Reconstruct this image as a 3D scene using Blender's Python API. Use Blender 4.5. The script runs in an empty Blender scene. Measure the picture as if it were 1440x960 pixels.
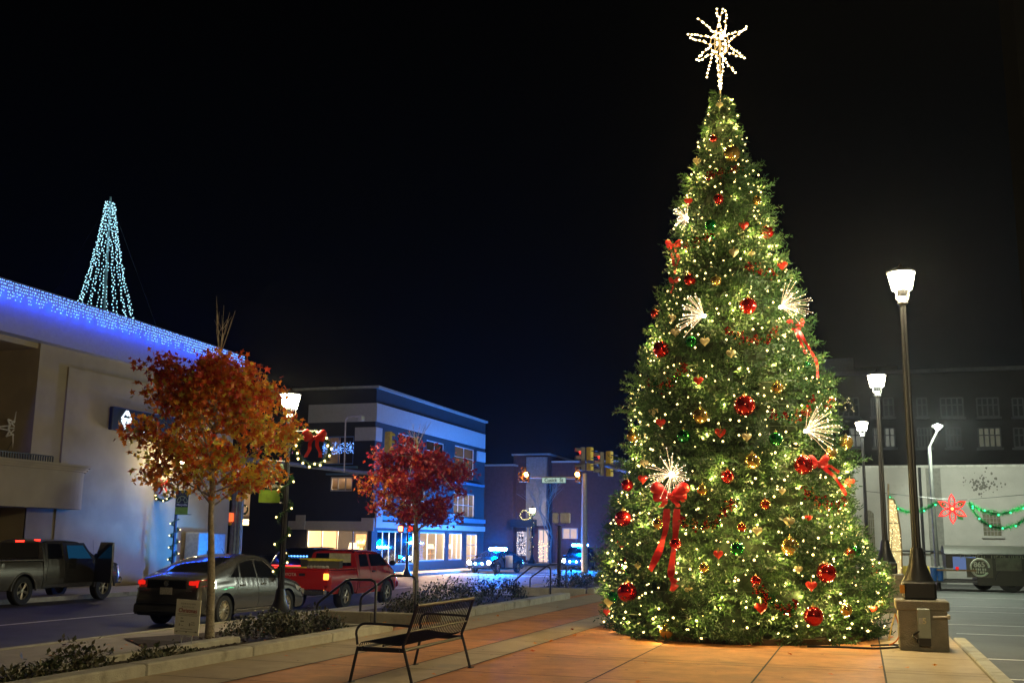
import bpy, math, random
from mathutils import Vector, Matrix, geometry
import numpy as np
random.seed(7); rng=np.random.default_rng(5)
C=bpy.context.scene.collection
scene=bpy.context.scene
PI=math.pi
# ---------------- camera model (used to measure the place) ----------------
F=1500.;CX,CY=720.,480.;PITCH=math.radians(10.57);YAW=math.radians(18.0);ROLL=math.radians(0.7);H=1.6
def _basis():
    f0=(-math.sin(YAW),math.cos(YAW),0);r0=(math.cos(YAW),math.sin(YAW),0)
    f=Vector((f0[0]*math.cos(PITCH),f0[1]*math.cos(PITCH),math.sin(PITCH)))
    u=Vector((-f0[0]*math.sin(PITCH),-f0[1]*math.sin(PITCH),math.cos(PITCH)))
    r=Vector(r0);c,s=math.cos(ROLL),math.sin(ROLL)
    return r*c+u*s, u*c-r*s, f
R_,U_,F_=_basis(); CAM=Vector((0,0,H))
def ray(px,py): return R_*((px-CX)/F)+U_*((CY-py)/F)+F_
def atz(px,py,z): d=ray(px,py);return CAM+d*((z-H)/d.z)
def aty(px,py,y): d=ray(px,py);return CAM+d*(y/d.y)
def atx(px,py,x): d=ray(px,py);return CAM+d*(x/d.x)
def atd(px,py,D): d=ray(px,py);return CAM+d*D       # D = depth along the view axis
def proj(p):
    q=Vector(p)-CAM;k=q.dot(F_);return CX+F*q.dot(R_)/k, CY-F*q.dot(U_)/k
cam=bpy.data.objects.new('camera',bpy.data.cameras.new('camera'));C.objects.link(cam)
cam.data.sensor_width=36;cam.data.lens=F/1440*36;cam.data.clip_end=2000;cam.data.clip_start=.05
M3=Matrix((R_,U_,-F_)).transposed();cam.matrix_world=Matrix.Translation(CAM)@M3.to_4x4();scene.camera=cam
# ---------------- materials ----------------
MATS={}
def newmat(name):
    m=bpy.data.materials.new(name);m.use_nodes=True;nt=m.node_tree;nt.nodes.clear()
    return m,nt,nt.nodes,nt.links
def pbr(name,col,rough=.6,metal=0.,var=.25,scale=6.,bump=0.,bscale=40.,coat=0.,alpha=None,spots=None,spec=.5,island=False):
    if name in MATS:return MATS[name]
    m,nt,N,L=newmat(name);MATS[name]=m
    o=N.new('ShaderNodeOutputMaterial');b=N.new('ShaderNodeBsdfPrincipled');L.new(b.outputs[0],o.inputs[0])
    b.inputs['Roughness'].default_value=rough;b.inputs['Metallic'].default_value=metal;b.inputs['Coat Weight'].default_value=coat
    b.inputs['Specular IOR Level'].default_value=spec
    tc=N.new('ShaderNodeTexCoord')
    n=N.new('ShaderNodeTexNoise');n.inputs['Scale'].default_value=scale;n.inputs['Detail'].default_value=6;n.inputs['Roughness'].default_value=.65
    L.new(tc.outputs['Object'],n.inputs['Vector'])
    r=N.new('ShaderNodeValToRGB');e=r.color_ramp.elements
    e[0].position=.3;e[1].position=.72
    e[0].color=(*[max(0,c*(1-var)) for c in col],1);e[1].color=(*[min(1,c*(1+var)) for c in col],1)
    L.new(n.outputs[0],r.inputs[0]);last=r.outputs[0]
    if spots:
        n2=N.new('ShaderNodeTexNoise');n2.inputs['Scale'].default_value=spots[1];n2.inputs['Detail'].default_value=8
        L.new(tc.outputs['Object'],n2.inputs['Vector'])
        r2=N.new('ShaderNodeValToRGB');r2.color_ramp.elements[0].position=spots[2];r2.color_ramp.elements[1].position=spots[2]+.12
        L.new(n2.outputs[0],r2.inputs[0])
        mx=N.new('ShaderNodeMix');mx.data_type='RGBA';L.new(r2.outputs[0],mx.inputs[0]);L.new(last,mx.inputs[6]);mx.inputs[7].default_value=(*spots[0],1);last=mx.outputs[2]
    L.new(last,b.inputs['Base Color'])
    if bump:
        n3=N.new('ShaderNodeTexNoise');n3.inputs['Scale'].default_value=bscale;n3.inputs['Detail'].default_value=5
        L.new(tc.outputs['Object'],n3.inputs['Vector'])
        bp=N.new('ShaderNodeBump');bp.inputs['Strength'].default_value=bump;bp.inputs['Distance'].default_value=.02
        L.new(n3.outputs[0],bp.inputs['Height']);L.new(bp.outputs[0],b.inputs['Normal'])
    return m
def emit(name,col,st,sample=True):
    if name in MATS:return MATS[name]
    m,nt,N,L=newmat(name);MATS[name]=m
    o=N.new('ShaderNodeOutputMaterial');b=N.new('ShaderNodeEmission');b.inputs[0].default_value=(*col,1);b.inputs[1].default_value=st
    L.new(b.outputs[0],o.inputs[0])
    try:m.cycles.emission_sampling='AUTO' if sample else 'NONE'
    except:pass
    return m
def leafmat(name,cols,trans=.35,rough=.55):
    m,nt,N,L=newmat(name);MATS[name]=m
    o=N.new('ShaderNodeOutputMaterial');g=N.new('ShaderNodeNewGeometry');r=N.new('ShaderNodeValToRGB')
    r.color_ramp.interpolation='LINEAR';e=r.color_ramp.elements
    for i,c in enumerate(cols):
        p=i/(len(cols)-1)
        if i==0:q=e[0];q.position=0
        elif i==len(cols)-1:q=e[-1];q.position=1
        else:q=e.new(p)
        q.color=(*c,1)
    L.new(g.outputs['Random Per Island'],r.inputs[0])
    d=N.new('ShaderNodeBsdfPrincipled');d.inputs['Roughness'].default_value=rough;t=N.new('ShaderNodeBsdfTranslucent');x=N.new('ShaderNodeMixShader')
    L.new(r.outputs[0],d.inputs['Base Color']);L.new(r.outputs[0],t.inputs[0]);x.inputs[0].default_value=trans
    L.new(d.outputs[0],x.inputs[1]);L.new(t.outputs[0],x.inputs[2]);L.new(x.outputs[0],o.inputs[0]);return m
def glassmat(name,tint=(1,1,1),gl=.1,rough=.03):
    m,nt,N,L=newmat(name);MATS[name]=m
    o=N.new('ShaderNodeOutputMaterial');t=N.new('ShaderNodeBsdfTransparent');t.inputs[0].default_value=(*tint,1)
    g=N.new('ShaderNodeBsdfGlossy');g.inputs['Roughness'].default_value=rough;x=N.new('ShaderNodeMixShader')
    fr=N.new('ShaderNodeLayerWeight');fr.inputs[0].default_value=gl
    L.new(fr.outputs['Fresnel'],x.inputs[0]);L.new(t.outputs[0],x.inputs[1]);L.new(g.outputs[0],x.inputs[2]);L.new(x.outputs[0],o.inputs[0]);return m
# ---------------- mesh builder ----------------
class MB:
    def __init__(s): s.v=[];s.f=[];s.m=[]
    def add(s,vs,fs,mi=0):
        b=len(s.v);s.v+=[tuple(v) for v in vs];s.f+=[tuple(i+b for i in f) for f in fs];s.m+=[mi]*len(fs);return s
    def box(s,x0,x1,y0,y1,z0,z1,mi=0):
        vs=[(x,y,z) for z in(z0,z1) for y in(y0,y1) for x in(x0,x1)]
        return s.add(vs,[(0,2,3,1),(4,5,7,6),(0,1,5,4),(2,6,7,3),(0,4,6,2),(1,3,7,5)],mi)
    def cbox(s,c,d,rz=0,mi=0,bev=0,M=None):
        hx,hy,hz=d[0]/2,d[1]/2,d[2]/2
        if bev:
            b=min(bev,hx*.9,hy*.9,hz*.9)
            ring=[(hx-b,-hy),(hx,-hy+b),(hx,hy-b),(hx-b,hy),(-hx+b,hy),(-hx,hy-b),(-hx,-hy+b),(-hx+b,-hy)]
            vs=[];k=(hx-b)/hx;k2=(hy-b)/hy
            for z,q in((-hz,1),(-hz+b,0),(hz-b,0),(hz,1)):
                for x,y in ring: vs.append((x*(k if q else 1),y*(k2 if q else 1),z))
            fs=[tuple(range(7,-1,-1)),tuple(range(24,32))]
            for j in range(3):
                for i in range(8): a=j*8+i;bb=j*8+(i+1)%8;fs.append((a,bb,bb+8,a+8))
        else:
            vs=[(x,y,z) for z in(-hz,hz) for y in(-hy,hy) for x in(-hx,hx)]
            fs=[(0,2,3,1),(4,5,7,6),(0,1,5,4),(2,6,7,3),(0,4,6,2),(1,3,7,5)]
        T=Matrix.Translation(Vector(c))@(M if M is not None else Matrix.Rotation(rz,4,'Z'))
        return s.add([T@Vector(v) for v in vs],fs,mi)
    def tube(s,pts,r,n=8,cap=True,mi=0,closed=False):
        pts=[Vector(p) for p in pts];k=len(pts)
        rs=r if isinstance(r,(list,tuple)) else [r]*k
        vs=[];prev=None
        for i,p in enumerate(pts):
            if closed: t=(pts[(i+1)%k]-pts[i-1])
            else: t=(pts[min(i+1,k-1)]-pts[max(i-1,0)])
            t=t.normalized() if t.length>1e-9 else Vector((0,0,1))
            if prev is None:
                a=Vector((0,0,1)) if abs(t.z)<.9 else Vector((1,0,0));u=t.cross(a).normalized()
            else:
                u=(prev-t*prev.dot(t));u=u.normalized() if u.length>1e-6 else t.orthogonal().normalized()
            prev=u;w=t.cross(u)
            for j in range(n):
                an=2*PI*j/n;vs.append(p+(u*math.cos(an)+w*math.sin(an))*rs[i])
        fs=[];m=k if closed else k-1
        for i in range(m):
            for j in range(n):
                a=i*n+j;b=i*n+(j+1)%n;c=((i+1)%k)*n+(j+1)%n;d=((i+1)%k)*n+j;fs.append((a,b,c,d))
        if cap and not closed: fs.append(tuple(range(n-1,-1,-1)));fs.append(tuple(range((k-1)*n,k*n)))
        return s.add(vs,fs,mi)
    def lathe(s,prof,c=(0,0,0),n=16,M=None,mi=0,cap=True):
        vs=[];c=Vector(c)
        for r,z in prof:
            for j in range(n):
                v=Vector((r*math.cos(2*PI*j/n),r*math.sin(2*PI*j/n),z))
                vs.append(c+(M@v if M is not None else v))
        k=len(prof);fs=[]
        for i in range(k-1):
            for j in range(n):a=i*n+j;b=i*n+(j+1)%n;fs.append((a,b,b+n,a+n))
        if cap:
            if prof[0][0]>1e-4: fs.append(tuple(range(n-1,-1,-1)))
            if prof[-1][0]>1e-4: fs.append(tuple(range((k-1)*n,k*n)))
        return s.add(vs,fs,mi)
    def ball(s,c,r,n=10,sq=1.,mi=0):
        prof=[(max(1e-5,r*math.sin(PI*i/(n//2+1))),-r*sq*math.cos(PI*i/(n//2+1))) for i in range(n//2+2)]
        return s.lathe(prof,c,n,mi=mi,cap=False)
    def ico(s,c,r,mi=0):
        x,y,z=c
        return s.add([(x+r,y,z),(x-r,y,z),(x,y+r,z),(x,y-r,z),(x,y,z+r),(x,y,z-r)],[(0,2,4),(2,1,4),(1,3,4),(3,0,4),(2,0,5),(1,2,5),(3,1,5),(0,3,5)],mi)
    def prism(s,poly,z0,z1,M=None,mi=0):
        n=len(poly);vs=[Vector((x,y,z0)) for x,y in poly]+[Vector((x,y,z1)) for x,y in poly]
        if M is not None:vs=[M@v for v in vs]
        a=sum(poly[i][0]*poly[(i+1)%n][1]-poly[(i+1)%n][0]*poly[i][1] for i in range(n))
        tr=geometry.tessellate_polygon([[Vector((x,y,0)) for x,y in poly]])
        fs=[tuple(t) for t in tr]+[tuple(i+n for i in reversed(t)) for t in tr]
        for i in range(n):j=(i+1)%n;fs.append((i,j,j+n,i+n))
        return s.add(vs,fs,mi)
    def quad(s,a,b,c,d,mi=0): return s.add([a,b,c,d],[(0,1,2,3)],mi)
    def build(s,name,mat,parent=None,smooth=False,local=False):
        me=bpy.data.meshes.new(name)
        off=Vector((0,0,0))
        if parent is not None and not local:
            p=parent
            while p: off+=p.location;p=p.parent
        vs=s.v if off.length==0 else [(v[0]-off.x,v[1]-off.y,v[2]-off.z) for v in s.v]
        me.from_pydata([tuple(v) for v in vs],[],s.f)
        mats=mat if isinstance(mat,(list,tuple)) else [mat]
        for m in mats: me.materials.append(m)
        if len(mats)>1: me.polygons.foreach_set('material_index',s.m)
        me.validate();me.update()
        import bmesh
        if len(me.polygons)<60000:
            bm=bmesh.new();bm.from_mesh(me);bmesh.ops.recalc_face_normals(bm,faces=bm.faces);bm.to_mesh(me);bm.free()
        if smooth:
            me.polygons.foreach_set('use_smooth',[True]*len(me.polygons))
            try: me.set_sharp_from_angle(angle=math.radians(38))
            except: pass
        o=bpy.data.objects.new(name,me);C.objects.link(o)
        if parent is not None:o.parent=parent
        return o
def tag(o,label=None,cat=None,group=None,kind=None):
    if label:o['label']=label
    if cat:o['category']=cat
    if group:o['group']=group
    if kind:o['kind']=kind
    return o
def empty(name,loc,label,cat,group=None,rz=0):
    o=bpy.data.objects.new(name,None);C.objects.link(o);o.location=loc;o.rotation_euler=(0,0,rz);o.empty_display_size=.2
    return tag(o,label,cat,group)
def copy_tree(o,parent=None):
    c=o.copy();C.objects.link(c);c.parent=parent
    for ch in [x for x in o.children]: copy_tree(ch,c)
    return c
def text_mesh(name,txt,size,mat,parent,M,ext=.004,align='CENTER',sx=1.,bold=0.):
    cu=bpy.data.curves.new('t','FONT');cu.body=txt;cu.size=size;cu.align_x=align;cu.align_y='CENTER';cu.extrude=ext;cu.offset=bold
    to=bpy.data.objects.new('t',cu);C.objects.link(to)
    dg=bpy.context.evaluated_depsgraph_get();dg.update()
    me=bpy.data.meshes.new_from_object(to.evaluated_get(dg));me.name=name
    bpy.data.objects.remove(to);bpy.data.curves.remove(cu)
    me.transform(M@Matrix.Diagonal((sx,1,1,1)));me.materials.clear();me.materials.append(mat)
    o=bpy.data.objects.new(name,me);C.objects.link(o)
    if parent is not None:
        off=Vector((0,0,0));p=parent
        while p: off+=p.location;p=p.parent
        me.transform(Matrix.Translation(-off));o.parent=parent
    return o
def point(name,loc,col,w,r=.08,parent=None,kind='POINT',**k):
    l=bpy.data.lights.new(name,kind);l.color=col;l.energy=w
    if kind!='AREA': l.shadow_soft_size=r
    for a,b in k.items(): setattr(l,a,b)
    o=bpy.data.objects.new(name,l);C.objects.link(o);o.location=loc
    return o
# palette
asphalt=pbr('asphalt',(.045,.045,.047),.62,var=.35,scale=1.2,bump=.5,bscale=90,spots=((.075,.072,.07),.35,.58))
lot=pbr('lot_asphalt',(.07,.07,.068),.75,var=.35,scale=.9,bump=.5,bscale=80,spots=((.1,.1,.095),.25,.55))
conc=pbr('concrete',(.36,.28,.18),.85,var=.16,scale=2.2,bump=.3,bscale=60,spots=((.24,.21,.16),1.3,.62))
kerbm=pbr('kerb_concrete',(.36,.34,.27),.88,var=.22,scale=3.5,bump=.5,bscale=50,spots=((.2,.19,.14),2.5,.6))
walkm=pbr('walk_concrete',(.28,.25,.22),.85,var=.15,scale=1.5,bump=.3,bscale=60,spots=((.2,.18,.16),.8,.6))
orange=pbr('stained_concrete',(.46,.185,.055),.72,var=.3,scale=2.3,bump=.35,bscale=70,spots=((.34,.15,.055),.9,.56))
jointm=pbr('joint_dark',(.05,.04,.03),.95)
paint=pbr('road_paint',(.7,.69,.65),.7,var=.3,scale=9)
mulch=pbr('mulch',(.035,.022,.014),.95,var=.6,scale=25,bump=1,bscale=25)
blackm=pbr('black_paint',(.012,.012,.013),.35,var=.2,bump=.1,bscale=60)
benchm=pbr('bench_metal',(.009,.010,.013),.42,var=.2)
railm=pbr('rail_metal',(.035,.036,.04),.4,metal=.3)
rubber=pbr('rubber',(.015,.015,.015),.8)
chrome=pbr('chrome',(.7,.7,.7),.22,metal=1,var=.05)
alloy=pbr('alloy',(.6,.58,.52),.33,metal=.85,var=.1)
dglass=pbr('tinted_glass',(.008,.009,.011),.06,var=.1,coat=.5)
stucco=pbr('stucco',(.38,.31,.20),.9,var=.1,scale=.9,bump=.4,bscale=120,spots=((.31,.255,.17),.5,.56))
bulbw=emit('bulb_warm',(1,.74,.27),6,False)
bulbw2=emit('bulb_warm_soft',(1,.8,.38),3.2,False)
bulbb=emit('bulb_blue',(.15,.36,1),5,False)
bulbc=emit('bulb_cyan',(.42,.82,1),2.4,False)
lampglass=emit('lamp_glass',(1,.9,.62),70)
redm=pbr('red_ribbon',(.62,.012,.012),.45,var=.15,scale=12)
# ================= GROUND =================
def sheet(name,poly,z,mat,kind='structure',label=None,cat=None):
    m=MB();m.add([(x,y,z) for x,y in poly],[tuple(range(len(poly)))]);o=m.build(name,mat);tag(o,kind=kind);return o
sheet('ground',[(-400,-60),(400,-60),(400,900),(-400,900)],-.56,lot)
# main street, cross street
road=MB();road.box(-25.2,-14.5,-20,400,-.9,-.5);road.box(-150,-25.2,47,57.5,-.9,-.501);road.box(-14.5,150,66,80,-.9,-.502);road.box(-150,-25.2,79.5,92,-.9,-.502)
o=road.build('road',asphalt);tag(o,kind='structure')
mk=MB()
def strip(x0,x1,y0,y1,z,m=mk): m.add([(x0,y0,z),(x1,y0,z),(x1,y1,z),(x0,y1,z)],[(0,1,2,3)])
strip(-14.75,-14.63,4,60,-.496);strip(-19.45,-19.3,4,58,-.496)
strip(-24.9,-15,63.2,63.7,-.496);strip(-24.9,-15,67.2,67.7,-.496)
strip(-24.9,-14.8,45.0,45.35,-.496)
o=mk.build('road_markings',paint);tag(o,kind='structure')
# far sidewalk, kerb
sw=MB();sw.box(-34,-25.2,-20,46.6,-.9,-.37);sw.box(-60,-25.2,57.8,79,-.9,-.37);sw.box(-60,-25.2,92.5,200,-.9,-.37)
sw.box(-14.5,-9.2,-20,64,-.9,-.39)
o=sw.build('sidewalk',walkm);tag(o,kind='structure')
kb=MB();kb.box(-25.25,-25.05,-20,46.8,-.9,-.355);kb.box(-25.25,-25.05,57.6,79.2,-.9,-.355);kb.box(-14.62,-14.42,-20,64.2,-.9,-.375)
o=kb.build('kerb',kerbm);tag(o,kind='structure')
# plaza
pl=MB();pl.box(-8.3,1.42,-12,64,-.9,0)
o=pl.build('plaza',orange);tag(o,kind='structure')
b=MB()
strip(-8.0,-6.87,-10,60,.004,b);strip(-5.62,-4.9,-10,60,.004,b);strip(.2,1.42,-10,60,.004,b)
o=b.build('concrete_bands',conc);tag(o,kind='structure')
j=MB()
for x in(-6.87,-5.62,-4.9,-3.1,-1.3,.2): strip(x-.012,x+.012,-10,60,.008,j)
for k,y in enumerate([9.2,11.1,12.9,14.95,15.25,17.1,19.0,21.4,23.8,26.2,28.6,31,33.4,36,40,44]): strip(-8,1.42,y-.011,y+.011,.0085,j)
o=j.build('pavement_joints',jointm);tag(o,kind='structure')
# parking lot right, lower than the plaza
pk=MB();pk.box(1.42,200,-12,120,-.9,-.3);pk.box(-8.3,1.42,64.0,120,-.9,-.3);o=pk.build('parking_lot',lot);tag(o,kind='structure')
mk2=MB()
for y in(17.6,20.6,26.2,29.2,35): strip(1.9,7,y,y+.1,-.295,mk2)
strip(1.6,60,38,38.12,-.295,mk2);strip(1.6,60,44.5,44.6,-.295,mk2)
o=mk2.build('parking_lines',paint);tag(o,kind='structure')
def kerb_run(name,x0,x1,y0,y1,z0,z1,label,seg=2.2,mat=kerbm):
    m=MB();n=max(1,round(max(y1-y0,x1-x0)/seg))
    for i in range(n):
        if y1-y0>x1-x0:
            a=y0+(y1-y0)*i/n;bb=y0+(y1-y0)*(i+1)/n;m.cbox(((x0+x1)/2,(a+bb)/2,(z0+z1)/2),(x1-x0,bb-a-.014,z1-z0),bev=.018)
        else:
            a=x0+(x1-x0)*i/n;bb=x0+(x1-x0)*(i+1)/n;m.cbox(((a+bb)/2,(y0+y1)/2,(z0+z1)/2),(bb-a-.014,y1-y0,z1-z0),bev=.018)
    return tag(m.build(name,mat),label,'kerb')
kerb_run('planter_kerb',-8.3,-8.0,4,18.0,-.3,.14,'pale concrete kerb edging the near planter beside the bench')
kerb_run('planter_kerb',-9.85,-9.6,4,15.6,-.45,.03,'low outer kerb of the near planter along the lower sidewalk')
kerb_run('planter_kerb',-10.2,-8.3,17.8,18.0,-.45,.1,'short concrete kerb closing the near planter at the steps')
kerb_run('planter_kerb',-8.3,-8.0,20.3,30.3,-.3,.16,'long concrete kerb behind the bench in front of round shrubs')
kerb_run('planter_wall',-10.6,-8.3,20.1,20.3,-.45,.16,'grey concrete planter end wall beyond the nearer steps',seg=1.2)
kerb_run('planter_kerb',-10.8,-10.6,20.1,30.3,-.45,.02,'outer street side kerb of the middle planter')
kerb_run('planter_kerb',-8.3,-8.05,33.4,46,-.3,.16,'far concrete kerb ending at the decorated tree')
kerb_run('planter_wall',-10.6,-8.3,33.2,33.4,-.45,.16,'grey concrete end wall beyond the farther steps',seg=1.2)
kerb_run('lot_kerb',1.42,1.62,-10,20.4,-.5,.06,'concrete kerb between the plaza and the parking lot at right',seg=1.8)
# soil beds
so=MB();so.box(-9.6,-8.3,4,15.6,-.5,-.06);so.box(-10.6,-8.3,20.3,30.3,-.5,.05);so.box(-10.6,-8.3,33.4,46,-.5,.05)
so.add([(-8.3,15.6,.04),(-8.3,17.8,.04),(-10.3,17.8,-.2),(-12.6,21.6,-.37),(-13.9,18.3,-.372),(-12.0,16.6,-.36),(-9.8,15.6,-.1)],[tuple(range(7))])
o=so.build('soil',mulch);tag(o,kind='structure')
st=MB()
for y0,y1 in((18.0,20.1),(30.4,33.2)):
    for k in range(3): st.box(-8.3-.38*(k+1),-8.3-.38*k,y0,y1,-.6,-.1*(k+1)+.0)
    st.box(-9.6,-9.2,y0,y1,-.6,-.39)
tag(st.build('steps',kerbm),kind='structure')
# wood chips on beds
ch=MB()
for i in range(2600):
    if i%2: x=random.uniform(-9.55,-8.35);y=random.uniform(8,15.6);z=-.055
    else:
        x=random.uniform(-12.8,-8.4);y=random.uniform(15.8,20.5)
        if x<-10.2 and (y<16.6+( -x-10)*.2): continue
        if x>-10.2 and y>17.7: continue
        z=.04-( -8.3-x)*.095+.02
        if x<-12.5: z=-.35
    a=random.uniform(0,PI);l=random.uniform(.02,.06);dx,dy=math.cos(a)*l,math.sin(a)*l
    ch.add([(x-dx,y-dy,z+random.uniform(0,.02)),(x+dy*.4,y-dx*.4,z+random.uniform(0,.03)),(x+dx,y+dy,z+random.uniform(0,.03)),(x-dy*.4,y+dx*.4,z+.005)],[(0,1,2,3)])
tag(ch.build('wood_chips',pbr('chips',(.07,.045,.028),.9,var=.6,scale=30)),'dark wood chip mulch in the planter beds','mulch',kind='stuff')
# ================= foliage helpers =================
def shrub(loc,rx,ry,h,n,ls,mat,label,name='shrub',cat='shrub',seed=0,group=None):
    r=np.random.default_rng(seed+11);m=MB();t=empty(name,loc,label,cat,group)
    for i in range(n):
        a=r.uniform(0,2*PI);e=math.acos(r.uniform(0,1));k=r.uniform(.45,1.0)**.5*(1+.22*math.sin(3*a+seed)+.12*math.sin(7*a+4*e))
        p=Vector((rx*k*math.sin(e)*math.cos(a),ry*k*math.sin(e)*math.sin(a),h*(.12+.88*k*math.cos(e)*r.uniform(.7,1.05))))
        d=Vector(r.normal(size=3)).normalized();u=d.cross(Vector((.3,.1,1))).normalized();s=ls*r.uniform(.6,1.3)
        m.add([p,p+(d*.5+u*.28)*s,p+d*s,p+(d*.5-u*.28)*s],[(0,1,2,3)])
    m.build('foliage',mat,t,local=True)
    w=MB()
    for i in range(7):
        a=r.uniform(0,2*PI);w.tube([(0,0,-.04),(rx*.35*math.cos(a),ry*.35*math.sin(a),h*.4),(rx*.7*math.cos(a),ry*.7*math.sin(a),h*.75)],[.012,.008,.004],5)
    w.build('stem',MATS['bark'],t,local=True)
    return t
bark=pbr('bark',(.34,.29,.21),.95,var=.4,scale=14,bump=.8,bscale=30,spots=((.07,.06,.045),9,.6))
shrubm=leafmat('shrub_leaf',[(.03,.045,.015),(.06,.075,.03),(.10,.085,.035),(.045,.05,.02)],.2)
shrubd=leafmat('shrub_dark',[(.018,.03,.016),(.03,.05,.025),(.02,.035,.02)],.15)
shr=[(( -8.95,10.9,-.06),.35,.55,.36,500,'loose twiggy brown green shrub at the corner of the near planter'),
((-8.85,9.9,-.06),.35,.5,.25,350,'small dark spiky shrub at the very bottom left of the planter'),
((-9.6,16.6,.0),.7,.45,.33,650,'dark low shrub with brown leaves right of the event sign'),
((-9.3,17.25,.0),.8,.4,.34,700,'olive tinted low shrub in front of the lamp post base'),
((-10.5,17.5,-.2),.6,.5,.32,500,'dark spreading shrub beside the maple trunk'),
((-8.9,12.5,-.06),.3,.7,.2,450,'low strip of dark ground cover shrub left of the sign legs')]
for k,(l,rx,ry,h,n,lab) in enumerate(shr): shrub(l,rx,ry,h*1.15,int(n*1.7),.075,shrubm,lab,seed=k)
shr2=[((-9.0,20.9,.05),.45,.5,.42,900,shrubm,'grey green wispy shrub on the corner of the middle planter'),
((-9.4,24.3,.05),.9,.9,.62,2200,shrubd,'rounded dark evergreen shrub right behind the bench back'),
((-9.3,27.4,.05),.95,1.0,.66,2400,shrubd,'largest rounded dark shrub in the middle planter'),
((-9.6,22.6,.05),.6,.6,.4,900,shrubd,'low dark shrub at the foot of the red leaved tree'),
((-9.3,34.9,.05),.75,.8,.7,1400,shrubd,'round dark shrub just beyond the farther steps'),
((-9.3,37.4,.05),.7,1.0,.6,1400,shrubd,'dark shrub lit blue between the signal post and the decorated tree'),
((-9.2,40.6,.05),.7,1.2,.6,1300,shrubd,'farthest dark shrub beside the left edge of the decorated tree')]
for k,(l,rx,ry,h,n,mt,lab) in enumerate(shr2): shrub(l,rx,ry,h,n,.07,mt,lab,seed=20+k)
def star_leaf(m,p,n,u,s):
    w=n.cross(u)
    pts=[p]
    for i in range(10):
        a=PI*2*i/10;rr=s*(1.0 if i%2==0 else .42)*(1.15 if i==0 else (.8 if i in(4,6) else 1))
        pts.append(p+(u*math.cos(a)+w*math.sin(a))*rr+n*(rr*.12*math.sin(a*2)))
    m.add(pts,[(0,i+1,(i+1)%10+1) for i in range(10)])
def maple(loc,base_r,crown_c,crown_r,nleaf,ls,mats,colorf,label,seed,lean=(0,0),twigs=((0,0,1),)):
    r=random.Random(seed);t=empty('maple_tree',loc,label,'tree')
    L=Vector(loc);cc=Vector(crown_c);cr=Vector(crown_r)
    tips=[];w=MB()
    z0=L.z;top=cc.z-cr.z*.55;tp=[L+Vector((0,0,-.1))]
    for i in range(1,8):
        f=i/7;tp.append(Vector((L.x+(cc.x-L.x)*f**1.5+r.uniform(-.02,.02),L.y+(cc.y-L.y)*f**1.5+r.uniform(-.02,.02),z0+(top-z0)*f)))
    w.tube(tp,[base_r*(1.25 if i==0 else 1-.45*i/7) for i in range(8)],10)
    tk=w.build('trunk',bark,t,smooth=True)
    w=MB()
    lead=[tp[-1]]
    for i in range(1,7): lead.append(tp[-1]+(Vector((cc.x,cc.y,cc.z+cr.z*.95))-tp[-1])*(i/6)+Vector((r.uniform(-.05,.05),r.uniform(-.05,.05),0)))
    w.tube(lead,[base_r*.5*(1-.85*i/6) for i in range(7)],7)
    segs=[]
    for k in range(34):
        f=r.uniform(0,.85);b=tp[-1]+(lead[-1]-tp[-1])*f if k>9 else tp[5]+(tp[-1]-tp[5])*r.uniform(0,1)
        a=k*2.399+r.uniform(-.3,.3);el=r.uniform(-.15,.75)
        e=cc+Vector((math.cos(a)*cr.x*math.cos(el),math.sin(a)*cr.y*math.cos(el),cr.z*math.sin(el)*1.1+r.uniform(-.55,.2)*cr.z*.6))*r.choice([r.uniform(.5,.8),r.uniform(.8,1.0),r.uniform(.95,1.16)])
        if k<=9: e.z=cc.z-cr.z*r.uniform(.05,.75)
        mid=(b+e)/2+Vector((0,0,.12))
        w.tube([b,mid,e],[base_r*.26,base_r*.15,base_r*.05],5)
        segs.append((b,mid,e))
        for q in range(5):
            f2=r.uniform(.35,.95);s=mid+(e-mid)*f2 if r.random()<.7 else b+(mid-b)*r.uniform(.5,1);e2=s+Vector((r.uniform(-1,1),r.uniform(-1,1),r.uniform(-.5,.9)))*.42*cr.x*.45
            w.tube([s,e2],[base_r*.07,base_r*.025],4);segs.append((s,(s+e2)/2,e2))
    for d in twigs:
        b=lead[-2]
        for q in range(7):
            e=b+Vector(d)+Vector((r.uniform(-.28,.28),r.uniform(-.28,.28),r.uniform(-.35,.1)))
            w.tube([b,(b+e)/2+Vector((r.uniform(-.05,.05),0,0)),e],[.012,.008,.004],4)
            w.tube([(b+e)/2,(b+e)/2+Vector((r.uniform(-.2,.2),r.uniform(-.2,.2),.3))],[.006,.003],4)
    w.build('limbs',bark,t)
    ms=[MB() for _ in mats]
    for i in range(nleaf):
        s=segs[r.randrange(len(segs))];f=r.random()**.6
        p=(s[0].lerp(s[1],f*2) if f<.5 else s[1].lerp(s[2],f*2-1))+Vector((r.gauss(0,.14),r.gauss(0,.14),r.gauss(0,.13)-.03))*(cr.x/1.6)
        q=Vector(((p.x-cc.x)/cr.x,(p.y-cc.y)/cr.y,(p.z-cc.z)/cr.z))
        if q.length<.32 and r.random()<.6: continue
        if q.z<-.9: continue
        n=Vector((r.gauss(0,1),r.gauss(0,1),r.gauss(0,.8)+.3)).normalized();u=n.orthogonal().normalized();u=(Matrix.Rotation(r.uniform(0,6.28),3,n)@u)
        star_leaf(ms[colorf(q,r)],p,n,u,ls*r.uniform(.65,1.25))
    for i,(m,mt) in enumerate(zip(ms,mats)):
        if m.f: m.build('leaves',mt,t)
    return t
lf_or=leafmat('leaf_orange',[(.62,.17,.015),(.70,.24,.02),(.55,.10,.012),(.70,.30,.03)],.45)
lf_re=leafmat('leaf_red',[(.52,.045,.015),(.60,.075,.018),(.42,.03,.014),(.62,.12,.02)],.42)
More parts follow.
